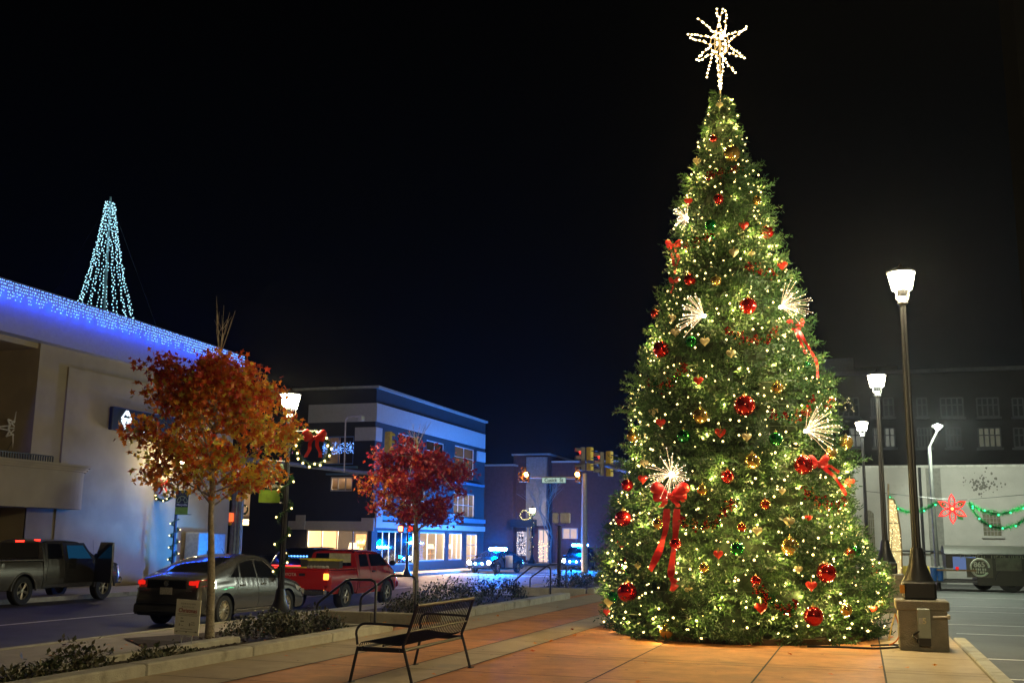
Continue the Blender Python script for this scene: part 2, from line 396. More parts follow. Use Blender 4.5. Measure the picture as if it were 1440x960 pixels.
lf_ye=leafmat('leaf_yellow',[(.72,.45,.04),(.6,.5,.06),(.42,.42,.06),(.75,.38,.03)],.5)
lf_da=leafmat('leaf_brown',[(.28,.07,.02),(.36,.11,.025),(.22,.05,.02)],.3)
lf_cr=leafmat('leaf_crimson',[(.28,.010,.03),(.36,.013,.04),(.18,.01,.022),(.4,.03,.04)],.35)
def colA(q,r):
    a=q.z*.9+q.x*-.15+r.gauss(0,.25)
    if a>.35: return 1 if r.random()<.75 else 0
    if a>-.1: return 0 if r.random()<.65 else (1 if r.random()<.5 else 2)
    if q.x>-.1: return 2 if r.random()<.45 else (0 if r.random()<.7 else 1)  # extra yellow on the right stands for lamplight, put into leaf colour
    return 3 if r.random()<.35 else (0 if r.random()<.6 else 2)
def colB(q,r):
    if q.x<-.2 and q.z<.1: return 0 if r.random()<.45 else 2
    return 2 if r.random()<.85 else 1
tb=Vector((-11.75,18.0,-.36))
cA=aty(301,592,18.3)
maple(tb,.085,(cA.x,18.3,cA.z+.05),(1.62,1.55,1.78),7600,.076,[lf_or,lf_re,lf_ye,lf_da],colA,'maple with orange, red and yellow leaves in the near bed beside the parked grey car',3,twigs=((.06,0,1.15),))
cB=aty(586,676,25.0)
tr=aty(587,790,25.0)
maple((tr.x,25.0,-.37),.085,(cB.x,25.0,cB.z),(1.3,1.3,1.27),7200,.058,[lf_or,lf_re,lf_cr],colB,'crimson leaved street tree behind the bench',8,twigs=((0,0,.55),))
# ================= BENCH =================
def bench():
    t=empty('park_bench',(-5.2,12.35,0),'black metal slatted bench seen from behind on the plaza','bench')
    y0,y1=11.43,13.3
    # back + seat slats follow one profile across x
    prof=[(-5.52,.405),(-5.50,.44),(-5.40,.452),(-5.2,.43),(-5.02,.42),(-4.95,.45),(-4.915,.52),(-4.87,.66),(-4.80,.86)]
    def slats(name,pr,n):
        m=MB();w=(y1-y0-.05)/n
        for i in range(n):
            y=y0+.025+w*(i+.5);m.tube([(p[0],y,p[1]) for p in pr],.0055,5)
        return m.build(name,benchm,t,smooth=True)
    slats('backrest',prof[4:],31);slats('seat',prof[:5],31)
    m=MB();m.tube([(-4.80,y0,.868),(-4.80,y1,.868)],.02,10);m.build('top_rail',benchm,t,smooth=True)
    m=MB()
    for x,z in((-5.2,.418),(-4.893,.58)): m.tube([(x,y0,z),(x,y1,z)],.012,8)
    m.tube([(-4.97,y0,.37),(-4.97,y1,.37)],.019,8);m.tube([(-5.45,y0,.395),(-5.45,y1,.395)],.016,8)
    m.build('stretcher',benchm,t,smooth=True)
    for y in(y0,y1):
        m=MB();m.tube([(-5.60,y,.0),(-5.535,y,.3),(-5.51,y,.40)],.018,8);m.cbox((-5.6,y+.03,.006),(.05,.11,.012));m.build('leg',benchm,t,smooth=True)
        m=MB();m.tube([(-4.83,y,.0),(-4.93,y,.34),(-4.955,y,.42),(-4.90,y,.56),(-4.80,y,.868)],.018,8);m.cbox((-4.83,y+.03,.006),(.05,.11,.012));m.build('leg',benchm,t,smooth=True)
        m=MB();m.cbox((-5.23,y,.375),(.56,.02,.05),bev=.004)
        for x in(-5.46,-5.0): m.lathe([(.012,0),(.012,.016),(.004,.02)],(x,y-.01,.375),8,M=Matrix.Rotation(PI/2,4,'X'))
        m.build('side_frame',benchm,t)
        a=[(-4.875,y,.64)]+[(-4.95-.07*i,y,.645+.002*i) for i in range(1,6)]
        for k in range(7):
            an=PI/2+k/6*PI/2*1.25;a.append((-5.40+.11*math.cos(an)-.03,y,.545+.11*math.sin(an)))
        a.append((-5.52,y,.42))
        m=MB();m.tube(a,.015,8);m.build('armrest',benchm,t,smooth=True)
bench()
# ================= HANDRAILS =================
def rail(p_low,p_high,label):
    t=empty('handrail',(p_low[0],p_low[1],p_low[2]),label,'handrail')
    x0,y,z0=p_low;x1,_,z1=p_high;hh=.88
    m=MB();pts=[(x0,y,z0),(x0,y,z0+hh*.86),(x0+.02,y,z0+hh*.94),(x0+.08,y,z0+hh)]
    xm=x1-.55
    pts+=[(xm-.05,y,z1+hh-.03),(xm+.03,y,z1+hh),(x1-.1,y,z1+hh),(x1-.03,y,z1+hh-.03),(x1,y,z1+hh-.1),(x1,y,z1)]
    m.tube(pts,.024,10);m.build('rail',railm,t,smooth=True)
    for q in((x0,y,z0),(x1,y,z1)): m=MB();m.lathe([(.06,0),(.06,.01),(.03,.014)],q,12);m.build('flange',railm,t)
def railpx(yl,pxl,pxh,label):
    a=aty(pxl,850,yl);b=aty(pxh,850,yl)
    rail((a.x,yl,-.38),(b.x,yl,.0),label)
railpx(17.9,446,528,'dark metal handrail nearest the bench at the steps')
railpx(20.25,507,584,'second dark handrail, just behind the bench arm at the near steps')
railpx(30.45,722,774,'dark handrail at the far steps, nearer one of the pair')
railpx(33.25,745,796,'dark handrail at the far steps beside the shrubs, farther one of the pair')

m=MB();rl=random.Random(9)
for i in range(230):
    if i<150: x,y,z=rl.gauss(-10.8,1.1),rl.gauss(17.6,1.4),0
    else: x,y,z=rl.uniform(-8,1),rl.uniform(9,26),0
    z=.02 if x>-7.95 else (.16 if x>-8.35 else (.0 if x>-9.7 else -.33))
    if y<16 and -9.7<x<-8.35: z=-.03
    if 16<y<17.8 and -10.2<x<-8.35: z=.07
    star_leaf(m,Vector((x,y,z)),Vector((rl.gauss(0,.3),rl.gauss(0,.3),1)).normalized(),Vector((math.cos(i),math.sin(i),0)),rl.uniform(.03,.055))
tag(m.build('fallen_leaves',lf_or),'scattered fallen maple leaves on the paving and beds','leaves',kind='stuff')
m=MB()
for i in range(160):
    x,y=rl.uniform(-7.9,1.3),rl.uniform(8,30);r0=rl.uniform(.012,.03);m.add([(x+r0*rl.uniform(.6,1.2)*math.cos(k),y+r0*rl.uniform(.6,1.2)*math.sin(k),.0105) for k in range(6)],[tuple(range(6))])
tag(m.build('gum_stains',pbr('gum',(.06,.045,.03),.8)),kind='structure')
# ================= BANK BUILDING (left) =================
def T(c,rx=0,ry=0,rz=0): return Matrix.Translation(Vector(c))@Matrix.Rotation(rz,4,'Z')@Matrix.Rotation(ry,4,'Y')@Matrix.Rotation(rx,4,'X')
def face_px(c,): return T(c,PI/2,0,PI/2)     # text lying on a wall that faces +x
def face_my(c,): return T(c,PI/2,0,0)        # text on a wall that faces -y
stuccod=pbr('stucco_dark',(.2,.165,.11),.9,var=.1,scale=1.5,bump=.4,bscale=120)
bank=empty('bank_building',(-28.5,30,-.37),'cream stucco building with a long blue lit roofline at the left','building')
m=MB()
a0=atx(58,480,-28.5);rec_y=a0.y        # edge of the recessed loggia
bal_t=4.15;bal_b=2.55
lowy=atx(37,720,-28.5).y
m.box(-48,-28.5,rec_y,44.6,-.5,9.0)
m.box(-48,-31.5,8,rec_y,bal_b,9.0);m.box(-48,-28.6,8,rec_y-.001,8.35,9.0)
m.box(-48,-29.6,8,lowy,-.5,bal_b-.01)
m.box(-48,-28.5,lowy+.001,rec_y-.002,-.5,bal_b-.02)
m.build('wall',stucco,bank)
m=MB();m.box(-28.5,-28.43,rec_y+1.5,44.35,-.3,7.9);m.build('wall_panel',stucco,bank)
m=MB()
n=16;pts=[]
for i in range(n+1):
    y=8+(45.2-8)*i/n;x=-28.1-.45*((y-30)/15)**2;pts.append((x,y))
poly=pts+[(-49,45.2),(-49,8)]
m.prism(poly,8.55,10.3);m.build('fascia',pbr('fascia_cream',(.36,.345,.335),.9,var=.06,bump=.3,bscale=100),bank)
m=MB();m.prism([(x+.04,y) for x,y in pts]+[(-49,45.24),(-49,7.9)],10.3,10.38);m.build('coping',pbr('coping',(.2,.2,.22),.6),bank)
# curved balcony
bp=[];x0=-28.5
be=atx(122,690,-27.7).y
for i in range(9):
    an=i/8*PI/2;bp.append((x0-.4+1.5*math.sin(PI/2-0*an)*1 if i==0 else x0-.4+1.5*math.cos(an)**.6 if math.cos(an)>0.01 else x0,be-1.6+1.6*math.sin(an)))
bp=[(x0+1.1,8)]+[(x0+1.1*max(0,math.cos(i/8*PI/2))**.5,be-1.5+1.5*math.sin(i/8*PI/2)) for i in range(9)]
m=MB();m.prism(bp+[(x0-3,be),(x0-3,8)],bal_b,bal_t-.25);m.build('balcony',stucco,bank)
m=MB()
for k,(z0,z1,o) in enumerate([(bal_t-.25,bal_t-.17,.06),(bal_t-.17,bal_t-.09,.1),(bal_t-.09,bal_t,.16)]):
    m.prism([(x+o,y+(o if i>0 else 0)) for i,(x,y) in enumerate(bp)]+[(x0-3,be+o),(x0-3,8)],z0,z1)
m.build('balcony_coping',stucco,bank)
m=MB()
yy=12
while yy<be-2.2: m.box(x0+1.0,x0+1.03,yy,yy+.05,bal_t,bal_t+.22);yy+=.12
m.box(x0+.99,x0+1.04,12,be-2.2,bal_t+.2,bal_t+.24);m.build('balcony_railing',blackm,bank)
# ---- icicle lights along the roofline (its own thing)
def bulbs(parent,pts,r,mat,nparts=95,name='bulb'):
    """biggest looking bulbs as parts, the rest one stuff part"""
    pts=sorted(pts,key=lambda p:(Vector(p)-CAM).length)
    base=None;off=Vector(parent.location)
    idx=set(range(0,min(nparts,len(pts))))
    for i in sorted(idx):
        if base is None:
            mb=MB();mb.ball((0,0,0),r,6);base=mb.build(name,mat,parent,local=True);o=base
        else: o=base.copy();C.objects.link(o);o.parent=parent
        o.location=Vector(pts[i])-off
    rest=[p for i,p in enumerate(pts) if i not in idx]
    if rest:
        mb=MB()
        for p in rest: mb.ico(p,r*1.12)
        tag(mb.build('bulbs',mat,parent),kind='stuff')
ic=empty('icicle_lights',(-28,30,10.3),'blue icicle light curtain hanging along the roofline of the cream building','string lights')
m=MB();P=[];y=22.;
def fx(y): return -28.1-.45*((y-30)/15)**2+.05
wire=[]
while y<45.2:
    wire.append((fx(y),y,10.33));d=random.choice([.25,.4,.55,.45,.62]);k=int(d/.11)
    m.tube([(fx(y),y,10.33),(fx(y)+.02,y+random.uniform(-.02,.02),10.33-d)],.004,3)
    for q in range(k+1): P.append((fx(y)+.02+random.uniform(0,.03),y+random.uniform(-.04,.04),10.31-q*.115-random.uniform(0,.03)))
    y+=.105
m.tube(wire,.008,4);m.build('cable',blackm,ic);bulbs(ic,P,.020,bulbb)
for i in range(30):
    yy=23+i*.75;point('icicle_glow',(fx(yy)+.2,yy,9.78),(.0,.045,1),20,.12)
# ---- rooftop cone tree of lights
ap=atx(155,284,-33);bc=atx(147,446,-33)
ct=empty('light_cone_tree',(bc.x,bc.y,10.3),'tall cone of pale cyan light strings standing on the cream building roof','light tree')
m=MB();m.tube([(bc.x,bc.y,10.3),(ap.x,ap.y+.0,ap.z+.25)],.05,8);m.build('pole',pbr('cyan_pole',(.3,.5,.55),.5),ct)
m=MB();P=[];ns=16;Rr=1.75
for k in range(ns):
    a=2*PI*k/ns+.2;b=Vector((bc.x+Rr*math.cos(a),bc.y+Rr*math.sin(a),10.35));tp=Vector((ap.x+.2*math.cos(a),ap.y+.2*math.sin(a),ap.z))
    pr=[]
    for q in range(9):
        f=q/8;p=tp.lerp(b,f);p+=Vector((math.cos(a),math.sin(a),0))*(-.22*math.sin(f*PI));pr.append(p)
    m.tube(pr,.006,3)
    L=(tp-b).length;nn=int(L/.155)
    for q in range(nn):
        f=(q+.5)/nn*8;i=min(7,int(f));p=pr[i].lerp(pr[i+1],f-i);P.append(p+Vector((random.uniform(-.05,.05),random.uniform(-.05,.05),random.uniform(-.03,.03))))
m.build('cable',blackm,ct);bulbs(ct,P,.031,bulbc)
gw=MB()
for a in(0,2.2,4.1): gw.tube([(ap.x,ap.y,ap.z+.1),(bc.x+3.2*math.cos(a),bc.y+3.2*math.sin(a),10.35)],.01,4)
gw.build('guy_wire',blackm,ct)
# star on the balcony
def star_frame(root,c,R,Rs,up,right,mat,rt=.02,circ=True,kv=1.25,kd=1.4):
    """eight pointed moravian style wire star in the plane of right/up"""
    c=Vector(c);tips=[]
    m=MB()
    for k in range(8):
        a=PI/2+k*PI/4;L=R if k%2==0 else R*.62
        if k==0:L=R*kv
        if k==4:L=R*kd
        d=right*math.cos(a)+up*math.sin(a);w=right*-math.sin(a)+up*math.cos(a)
        tip=c+d*L;tips.append((tip,d,w,L))
        for s in(-1,1): m.tube([c+d*Rs*.75+w*s*Rs*.36,tip],rt,5)
        m.tube([c+d*Rs*.2,c+d*Rs],rt*.8,4)
    if circ:
        m.tube([c+(right*math.cos(t)+up*math.sin(t))*Rs for t in [2*PI*i/20 for i in range(20)]],rt,5,closed=True)
    m.build('frame',mat,root);return tips
bs=atx(23,602,-29.3)
bst=empty('star_decoration',(bs.x,bs.y,bal_t),'unlit silver wire star standing on the balcony of the cream building','star')
fw=Vector((bs.x,bs.y,0)).normalized();rt_=Vector((fw.y*-1,fw.x,0))*-1
star_frame(bst,bs,.72,.26,Vector((0,0,1)),rt_,pbr('silver_wire',(.9,.92,1.),.5),.034)
m=MB();
for s in(-.35,0,.35): m.tube([bs+Vector((0,0,-.3)),Vector((bs.x+s,bs.y+s,bal_t-.1))],.012,4)
m.build('stand',railm,bst)
# sign
sg=atx(155,571,-28.4);sg2=atx(155,604,-28.4)
zt,zb=sg.z,sg2.z;ys=sg.y;ye=ys+4.2
s=empty('bank_sign',(-28.4,ys,zb),'dark blue lit sign panel with a white emblem on the cream wall','sign')
m=MB();m.cbox((-28.33,(ys+ye)/2,(zt+zb)/2),(.18,ye-ys,zt-zb),bev=.02);m.build('panel',pbr('sign_navy',(.01,.02,.05),.35),s)
wh=emit('sign_white',(.75,.9,1),2.2)
m=MB();cy=ys+.85;cz=(zt+zb)/2;hh=(zt-zb)*.4
def seg(a,b,r=.03): m.tube([(-28.22,cy+a[0]*hh,cz+a[1]*hh),(-28.22,cy+b[0]*hh,cz+b[1]*hh)],r,5)
for a,b in[((-.85,.12),(-.1,1)),((-.85,.12),(.75,.12)),((-.1,1),(-.1,.5)),((.1,1),(.1,.45)),((.1,1),(.75,.12)),((-.8,-.1),(.8,-.1)),((-.8,-.1),(-.1,-1)),((.8,-.1),(.1,-1)),((-.1,-1),(-.1,-.35)),((.1,-1),(.1,-.35)),((-.3,-.1),(-.3,-.7)),((.3,-.1),(.3,-.7))]: seg(a,b)
m.build('emblem',wh,s)
text_mesh('lettering','FI',.55,wh,s,face_px((-28.22,ys+1.95,cz-.28)),align='LEFT')
# utility cabinet at end of bank
u1=atx(268,788,-27.6)
t=empty('utility_cabinet',(-27.9,u1.y,-.37),'grey metal utility cabinet at the end of the cream wall','cabinet')
m=MB();m.cbox((-27.95,u1.y+1.0,.72),(.7,1.0,2.15),bev=.03);m.cbox((-27.95,u1.y+2.1,.72),(.7,1.0,2.1),bev=.03);m.build('housing',pbr('cabinet_grey',(.33,.34,.36),.4,metal=.3),t)
m=MB();m.cbox((-27.58,u1.y+1.2,.9),(.03,.05,.2));m.build('handle',blackm,t)
# ================= NAVY CORNER BUILDING =================
FX=-27.5;FY=58.3
navy=pbr('navy_wall',(.021,.027,.038),.75,var=.15,scale=1.2,bump=.3,bscale=50)
wtrim=pbr('white_trim',(.48,.49,.52),.6,var=.08)
shopglass=glassmat('shop_glass',(.96,.98,1),.12)
nb=empty('navy_building',(FX,FY,-.37),'navy corner building with white bands and lit furniture shop windows','building')
def zc(py): return atx(527,py,FX).z
z_top=10.6;zb1,zb0=9.65,8.55;zh1,zh0=2.62,2.12  # white header band
YE=77.9;XE=-52
# wall panels, street facade (x=FX) : list of openings (y0,y1,z0,z1)
def facade(m,axis,c,thick,u0,u1,z0,z1,holes):
    us=sorted({u0,u1,*[h[0] for h in holes],*[h[1] for h in holes]});zs=sorted({z0,z1,*[h[2] for h in holes],*[h[3] for h in holes]})
    for a,b in zip(us[:-1],us[1:]):
        run=None
        for z,w in list(zip(zs[:-1],zs[1:]))+[(None,None)]:
            solid= z is not None and not any(h[0]<=a+1e-6 and h[1]>=b-1e-6 and h[2]<=z+1e-6 and h[3]>=w-1e-6 for h in holes)
            if solid: run=(run[0],w) if run else (z,w)
            elif run:
                if axis=='x': m.box(c-thick,c,a,b,run[0],run[1])
                else: m.box(a,b,c,c+thick,run[0],run[1])
                run=None
def win(parent,axis,c,u0,u1,z0,z1,nm,nt,fr=.07,mat=wtrim,gl=None,name='window'):
    m=MB()
    def bx(a,b,z,w,d=.06):
        if axis=='x': m.box(c-.12,c-.12+d,a,b,z,w)
        else: m.box(a,b,c+.12-d,c+.12,z,w)
    bx(u0,u1,z0,z0+fr);bx(u0,u1,z1-fr,z1);bx(u0,u0+fr,z0+fr,z1-fr);bx(u1-fr,u1,z0+fr,z1-fr)
    for i in range(1,nm): u=u0+(u1-u0)*i/nm;bx(u-fr*.35,u+fr*.35,z0+fr,z1-fr,.05)
    for i in range(1,nt): z=z0+(z1-z0)*i/nt;bx(u0+fr,u1-fr,z-fr*.3,z+fr*.3,.045)
    w=m.build(name,mat,parent)
    m=MB()
    if axis=='x': m.add([(c-.1,u0,z0),(c-.1,u1,z0),(c-.1,u1,z1),(c-.1,u0,z1)],[(0,1,2,3)])
    else: m.add([(u0,c+.1,z0),(u1,c+.1,z0),(u1,c+.1,z1),(u0,c+.1,z1)],[(0,1,2,3)])
    m.build('pane',gl or shopglass,w);return w
# street side openings measured from the photograph
def yx(px,py=770): return atx(px,py,FX).y
H1=[(yx(528)+.2,yx(583),.05,2.1),(yx(590),yx(626),.2,2.1),(yx(631),yx(650),.2,2.1)]
yy1,yy2=yx(656),yx(671)
H1.append((yy1,yy2,-.3,2.05))
H2=[(yx(535,700),yx(553,700),3.3,4.6),(yx(563,700),yx(598,700),3.3,4.9),(yx(638,700),yx(668,700)-.1,3.25,4.95)]
H3=[(yx(560,620),yx(585,620),6.2,8.2),(yx(600,620),yx(625,620),6.2,8.2),(yx(640,620),yx(668,620)-.1,6.0,8.3)]
m=MB();facade(m,'x',FX,.3,FY+.3,YE,-.37,z_top,H1+H2+H3)
def xy(px,py=760): return aty(px,py,FY).x
S1=[(xy(430),xy(517),.25,2.15)]
S2=[(xy(455,610),xy(498,610),6.0,7.7),(xy(466,640),xy(497,640),4.4,5.25),(xy(332,720),xy(351,720),2.3,4.7)]
facade(m,'y',FY,.3,XE,FX,-.37,z_top,S1+S2)
m.box(XE,FX-.3,FY+.3,FY+.301+.2,z_top-.1,z_top-.05);m.box(XE,FX,YE,YE+.3,-.37,z_top);m.box(XE,FX-.31,FY+.31,YE,z_top-.45,z_top-.3)
m.build('wall',navy,nb)
m=MB();m.box(XE,FX-.31,FY+.31,YE,2.7,2.9);m.box(XE,FX-.31,FY+.31,YE,5.5,5.7);m.box(-40,-39.8,FY+.31,YE,-.37,2.69);m.box(-40,-39.8,FY+.31,YE,2.91,5.49);m.box(-40,-39.8,FY+.31,YE,5.71,z_top-.5)
m.box(-39.8,FX-.31,FY+.31,YE,-.37,-.3)
m.build('interior',pbr('interior_cream',(.75,.62,.45),.8,var=.1),nb)
m=MB()
m.box(xy(435,580),FX+.12,FY-.12,FY,zb0,zb1);m.box(FX,FX+.12,FY+.001,YE,zb0,zb1)
m.box(xy(407,735),FX+.15,FY-.15,FY,zh0,zh1);m.box(FX,FX+.22,FY+.001,YE,zh0+.15,zh1)
for z0,z1 in((7.4,8.2),): m.box(FX-1.3,FX+.1,FY-.1,FY,z0,z1);m.box(FX,FX+.1,FY+.002,FY+.8,z0,z1)
m.box(FX-.6,FX+.22,FY-.22,FY-.151,zh0-.05,zh1+.2);m.box(FX+.15,FX+.25,FY+.05,FY+.9,zh0+.14,zh1+.9)
m.box(xy(418,735),xy(431,735),FY-.22,FY-.151,zh0,zh1+.35);m.box(FX,FX+.15,YE-1.6,YE+.02,7.5,8.25);m.box(FX,FX+.14,YE-7.2,YE-6,2.65,3.4)
m.build('white_band',wtrim,nb)
m=MB();m.box(XE,FX+.25,FY-.25,FY,z_top-.05,z_top+.1);m.box(FX,FX+.25,FY+.001,YE+.2,z_top-.05,z_top+.1);m.build('cornice',pbr('cornice_grey',(.3,.32,.34),.6),nb)
lm=pbr('ledge_blue',(.1,.22,.36),.5)
for q in((FX,FX+.35,YE-8.2,YE-.3,2.85,3.15),(FX,FX+.2,FY+1.,FY+4.2,2.75,3.0),(FX,FX+.25,YE-8,YE-.3,5.6,5.75),(xy(450,610),xy(505,610),FY-.25,FY,5.75,5.88),(xy(462,640),xy(505,640),FY-.25,FY,5.35,5.45)):
    m=MB();m.box(*q);m.build('ledge',lm,nb)
for i,h in enumerate(H1[:3]): win(nb,'x',FX,*h,[6,3,3][i],1,.08,pbr('blue_frame',(.25,.36,.48),.5),name='shop_window')
win(nb,'x',FX,*H1[3],2,3,.08,name='shop_door')
for h in H2: win(nb,'x',FX,*h,4,2,.06)
for h in H3: win(nb,'x',FX,*h,2,3,.06)
win(nb,'y',FY,*S1[0],4,1,.11,name='shop_window')
win(nb,'y',FY,*S2[0],2,2,.07,pbr('blue_frame2',(.15,.25,.45),.5));win(nb,'y',FY,*S2[1],3,1,.08);win(nb,'y',FY,*S2[2],1,1,.06)
# interior lights and furniture of the shop
warm=(1,.62,.3)
for x,y,w in((-29.5,59.6,60),(-33,61.5,90),(-36.8,61.5,90),(-29.5,64,75),(-29.5,68.5,75),(-29.3,72,60),(-29.3,76,50)): point('shop_ceiling_light',(x,y,2.3),warm,w*60,.15)
for x,y,w in((-29.5,75.3,60),(-29.5,69,40),(-29.5,61.5,40)): point('upper_room_light',(x,y,4.9),(1,.7,.42),w*14,.1)
point('upper_room_light',(-29.5,75.5,7.8),(1,.6,.3),400,.1);point('upper_blue_light',(-33,59.3,7.4),(.02,.1,1),260,.1);point('upper_room_light',(-45.5,59.6,4.2),(1,.85,.6),500,.1)
sofam=pbr('sofa_cream',(.6,.5,.38),.9);shade=emit('lamp_shade',(1,.72,.4),2.4);darkw=pbr('dark_wood',(.06,.035,.02),.5)
def table_lamp(x,y,z,s,label):
    t=empty('table_lamp',(x,y,z),label,'lamp','lit table lamps inside the corner shop')
    m=MB();m.lathe([(.09*s,0),(.03*s,.03*s),(.05*s,.15*s),(.02*s,.3*s)],(x,y,z),10);m.build('base',darkw,t)
    m=MB();m.lathe([(.2*s,.28*s),(.14*s,.55*s)],(x,y,z),14,cap=False);m.build('shade',shade,t)
def sofa(x,y,label,rz=0,w=1.8,mat=None):
    t=empty('sofa',(x,y,-.3),label,'sofa',rz=rz)
    m=MB();m.cbox((0,0,.25),(w,.8,.35),bev=.05);m.build('seat',mat or sofam,t,local=True)
    m=MB();m.cbox((0,.36,.6),(w,.18,.5),bev=.06);m.build('backrest',mat or sofam,t,local=True)
    for s_ in(-1,1):
        m=MB();m.cbox((s_*(w/2-.1),0,.45),(.2,.8,.35),bev=.05);m.build('armrest',mat or sofam,t,local=True)
def bookcase(x,y,label):
    t=empty('bookcase',(x,y,-.3),label,'bookcase')
    m=MB();m.box(x-.6,x+.6,y,y+.3,-.3,1.9);m.build('case',darkw,t)
    m=MB()
    for k in range(4):
        for q in range(9): h=random.uniform(.18,.34);m.box(x-.53+q*.12,x-.53+q*.12+.09,y-.03,y-.001,-.2+k*.5,-.2+k*.5+h)
    m.build('books',pbr('books',(.5,.35,.2),.8,var=.8,scale=9),t)
x1=xy(455);x2=xy(500)
sofa(xy(447),59.9,'cream sofa at the left of the lit shop window on the side street');sofa(xy(480),60.2,'second cream sofa behind the side shop window')
table_lamp(xy(484),59.5,.55,1.5,'lit white table lamp in the side shop window')
t=empty('side_table',(xy(484),59.5,-.3),'small dark table under the lamp in the side shop window','table');m=MB();m.lathe([(.22,0),(.05,.05),(.05,.8),(.28,.82),(.28,.85)],(xy(484),59.5,-.3),12);m.build('stand',darkw,t)
bookcase(xy(472),62.2,'dark bookcase at the back of the side shop')
for i,y in enumerate((60.6,62.6,70.3,73.8)):
    table_lamp(-28.6,y,.65,1.2,['lit lamp nearest the corner in the street shop window','lit lamp beside the blue chairs in the street window','lit lamp in the second street shop window','lit lamp in the farthest street shop window'][i])
    t=empty('side_table',(-28.6,y,-.3),['small dark table under the lamp nearest the corner','small dark table by the blue chairs','small dark table in the second street window','small dark table in the farthest street window'][i],'table');m=MB();m.lathe([(.2,0),(.05,.05),(.05,.9),(.25,.92),(.25,.95)],(-28.6,y,-.3),12);m.build('stand',darkw,t)
bluef=pbr('blue_fabric',(.04,.13,.35),.85)
for i,y in enumerate((61.6,63.4)): sofa(-28.5,y,['blue armchair nearer the corner in the street shop window','blue armchair farther from the corner in the street shop window'][i],PI/2*3,.8,bluef)
m=MB();t=empty('display_board',(-28.8,yx(612),-.3),'cream panelled board behind the second street window','board')
for k in range(7): m.box(-28.9,-28.85,yx(605),yx(621),-.1+k*.2,.08+k*.2)
m.build('board',sofam,t)
def little_tree(c,h,r,n,label,bm):
    t=empty('small_lit_tree',c,label,'christmas tree');m=MB();c=Vector(c)
    for i in range(500):
        f=random.random()**.6;z=h*(1-f);a=random.uniform(0,2*PI);p=c+Vector((r*f*math.cos(a),r*f*math.sin(a),z+.1));d=Vector((math.cos(a),math.sin(a),-.2))*.12
        m.add([p,p+d+Vector((0,0,.04)),p+d*1.4,p+d+Vector((0,0,-.05))],[(0,1,2,3)])
    m.build('foliage',shrubm,t);P=[]
    for i in range(n):
        f=random.random()**.55;a=random.uniform(0,2*PI);P.append(c+Vector((r*f*math.cos(a),r*f*math.sin(a),h*(1-f)+.1)))
    m=MB()
    for p in P:m.ico(p,.028)
    m.build('bulbs',bm,t)
little_tree((xy(508),59.5,-.3),2.0,.75,150,'small christmas tree covered in warm lights inside the side shop window',bulbw2)
# blue window icicles
t=empty('window_lights',(xy(476,610),FY-.02,7.3),'blue light curtain in the upper side window of the navy building','string lights');m=MB()
for i in range(170): m.ico((random.uniform(S2[0][0],S2[0][1]),FY-.03,6.6+random.betavariate(2,2)*.75),.022)
m.build('bulbs',bulbb,t)
# wreath in far left window handled with the other wreaths
# ================= FAR BUILDINGS =================
brick=pbr('dark_brick',(.13,.055,.05),.9,var=.25,scale=3,bump=.4,bscale=40)
brick2=pbr('grey_brick',(.05,.05,.055),.9,var=.25,scale=3)
def far_building(name,x0,x1,y0,y1,z1,mat,label,wins=(),par=.4,cor=None):
    t=empty(name,(x0,y0,-.5),label,'building')
    m=MB();m.box(x0,x1,y0,y1,-.5,z1);m.build('wall',mat,t)
    m=MB();m.box(x0-.15,x1+.15,y0-.15,y1,z1,z1+par*.4);m.build('parapet',cor or wtrim,t)
    return t
def P_(px,py,y): return aty(px,py,y)
a=P_(676,655,96);b=P_(722,655,96)
fb=far_building('brick_shop',a.x-8,b.x,96,120,P_(700,655,96).z,brick,'low dark brick building directly behind the nearer police car')
a2=P_(722,640,97);b2=P_(772,640,97)
fb2=far_building('brick_shop',a2.x+.01,b2.x,97,125,P_(745,640,97).z,brick,'taller dark brick building behind the Cusick St sign')
c2=P_(772,640,98);d2=P_(905,650,98)
fb3=far_building('brick_shop',c2.x+.02,d2.x,98,125,P_(800,650,98).z,brick,'dark brick building behind the farther police car and the amber signal')
m=MB();pp=P_(757,640,97);m.box(pp.x-1.0,pp.x+1.0,96.4,96.84,3,P_(757,643,97).z);m.build('pilaster',pbr('pale_stone',(.35,.3,.3),.9),fb2)
# lit shop fronts in far buildings
def lit_front(parent,px0,px1,py0,py1,y,col,st,name='lit_window'):
    a=P_(px0,py0,y);b=P_(px1,py1,y);m=MB()
    m.box(a.x,b.x,y-.05,y,b.z,a.z);w=m.build(name,emit('%s_%d_%d'%(name,px0,int(st*10)),col,st),parent)
    f=MB()
    for u in(a.x,(a.x+b.x)/2,b.x): f.box(u-.05,u+.05,y-.1,y-.051,b.z,a.z)
    f.box(a.x,b.x,y-.1,y-.051,a.z-.08,a.z);f.build('frame',wtrim,w)
lit_front(fb2,741,748,735,787,96.9,(.95,.75,.65),.0+.25)
lit_front(fb2,758,771,744,790,96.85,(1,.72,.6),1.0)
lit_front(fb3,792,812,742,757,97.9,(1,.7,.55),.7)
m=MB();a=P_(724,731,96.9);b=P_(757,731,96.9)
m.box(a.x,b.x,95.5,96.8,P_(740,741,96).z,P_(740,730,96).z);m.build('awning',pbr('navy_awning',(.01,.02,.06),.8),fb2)
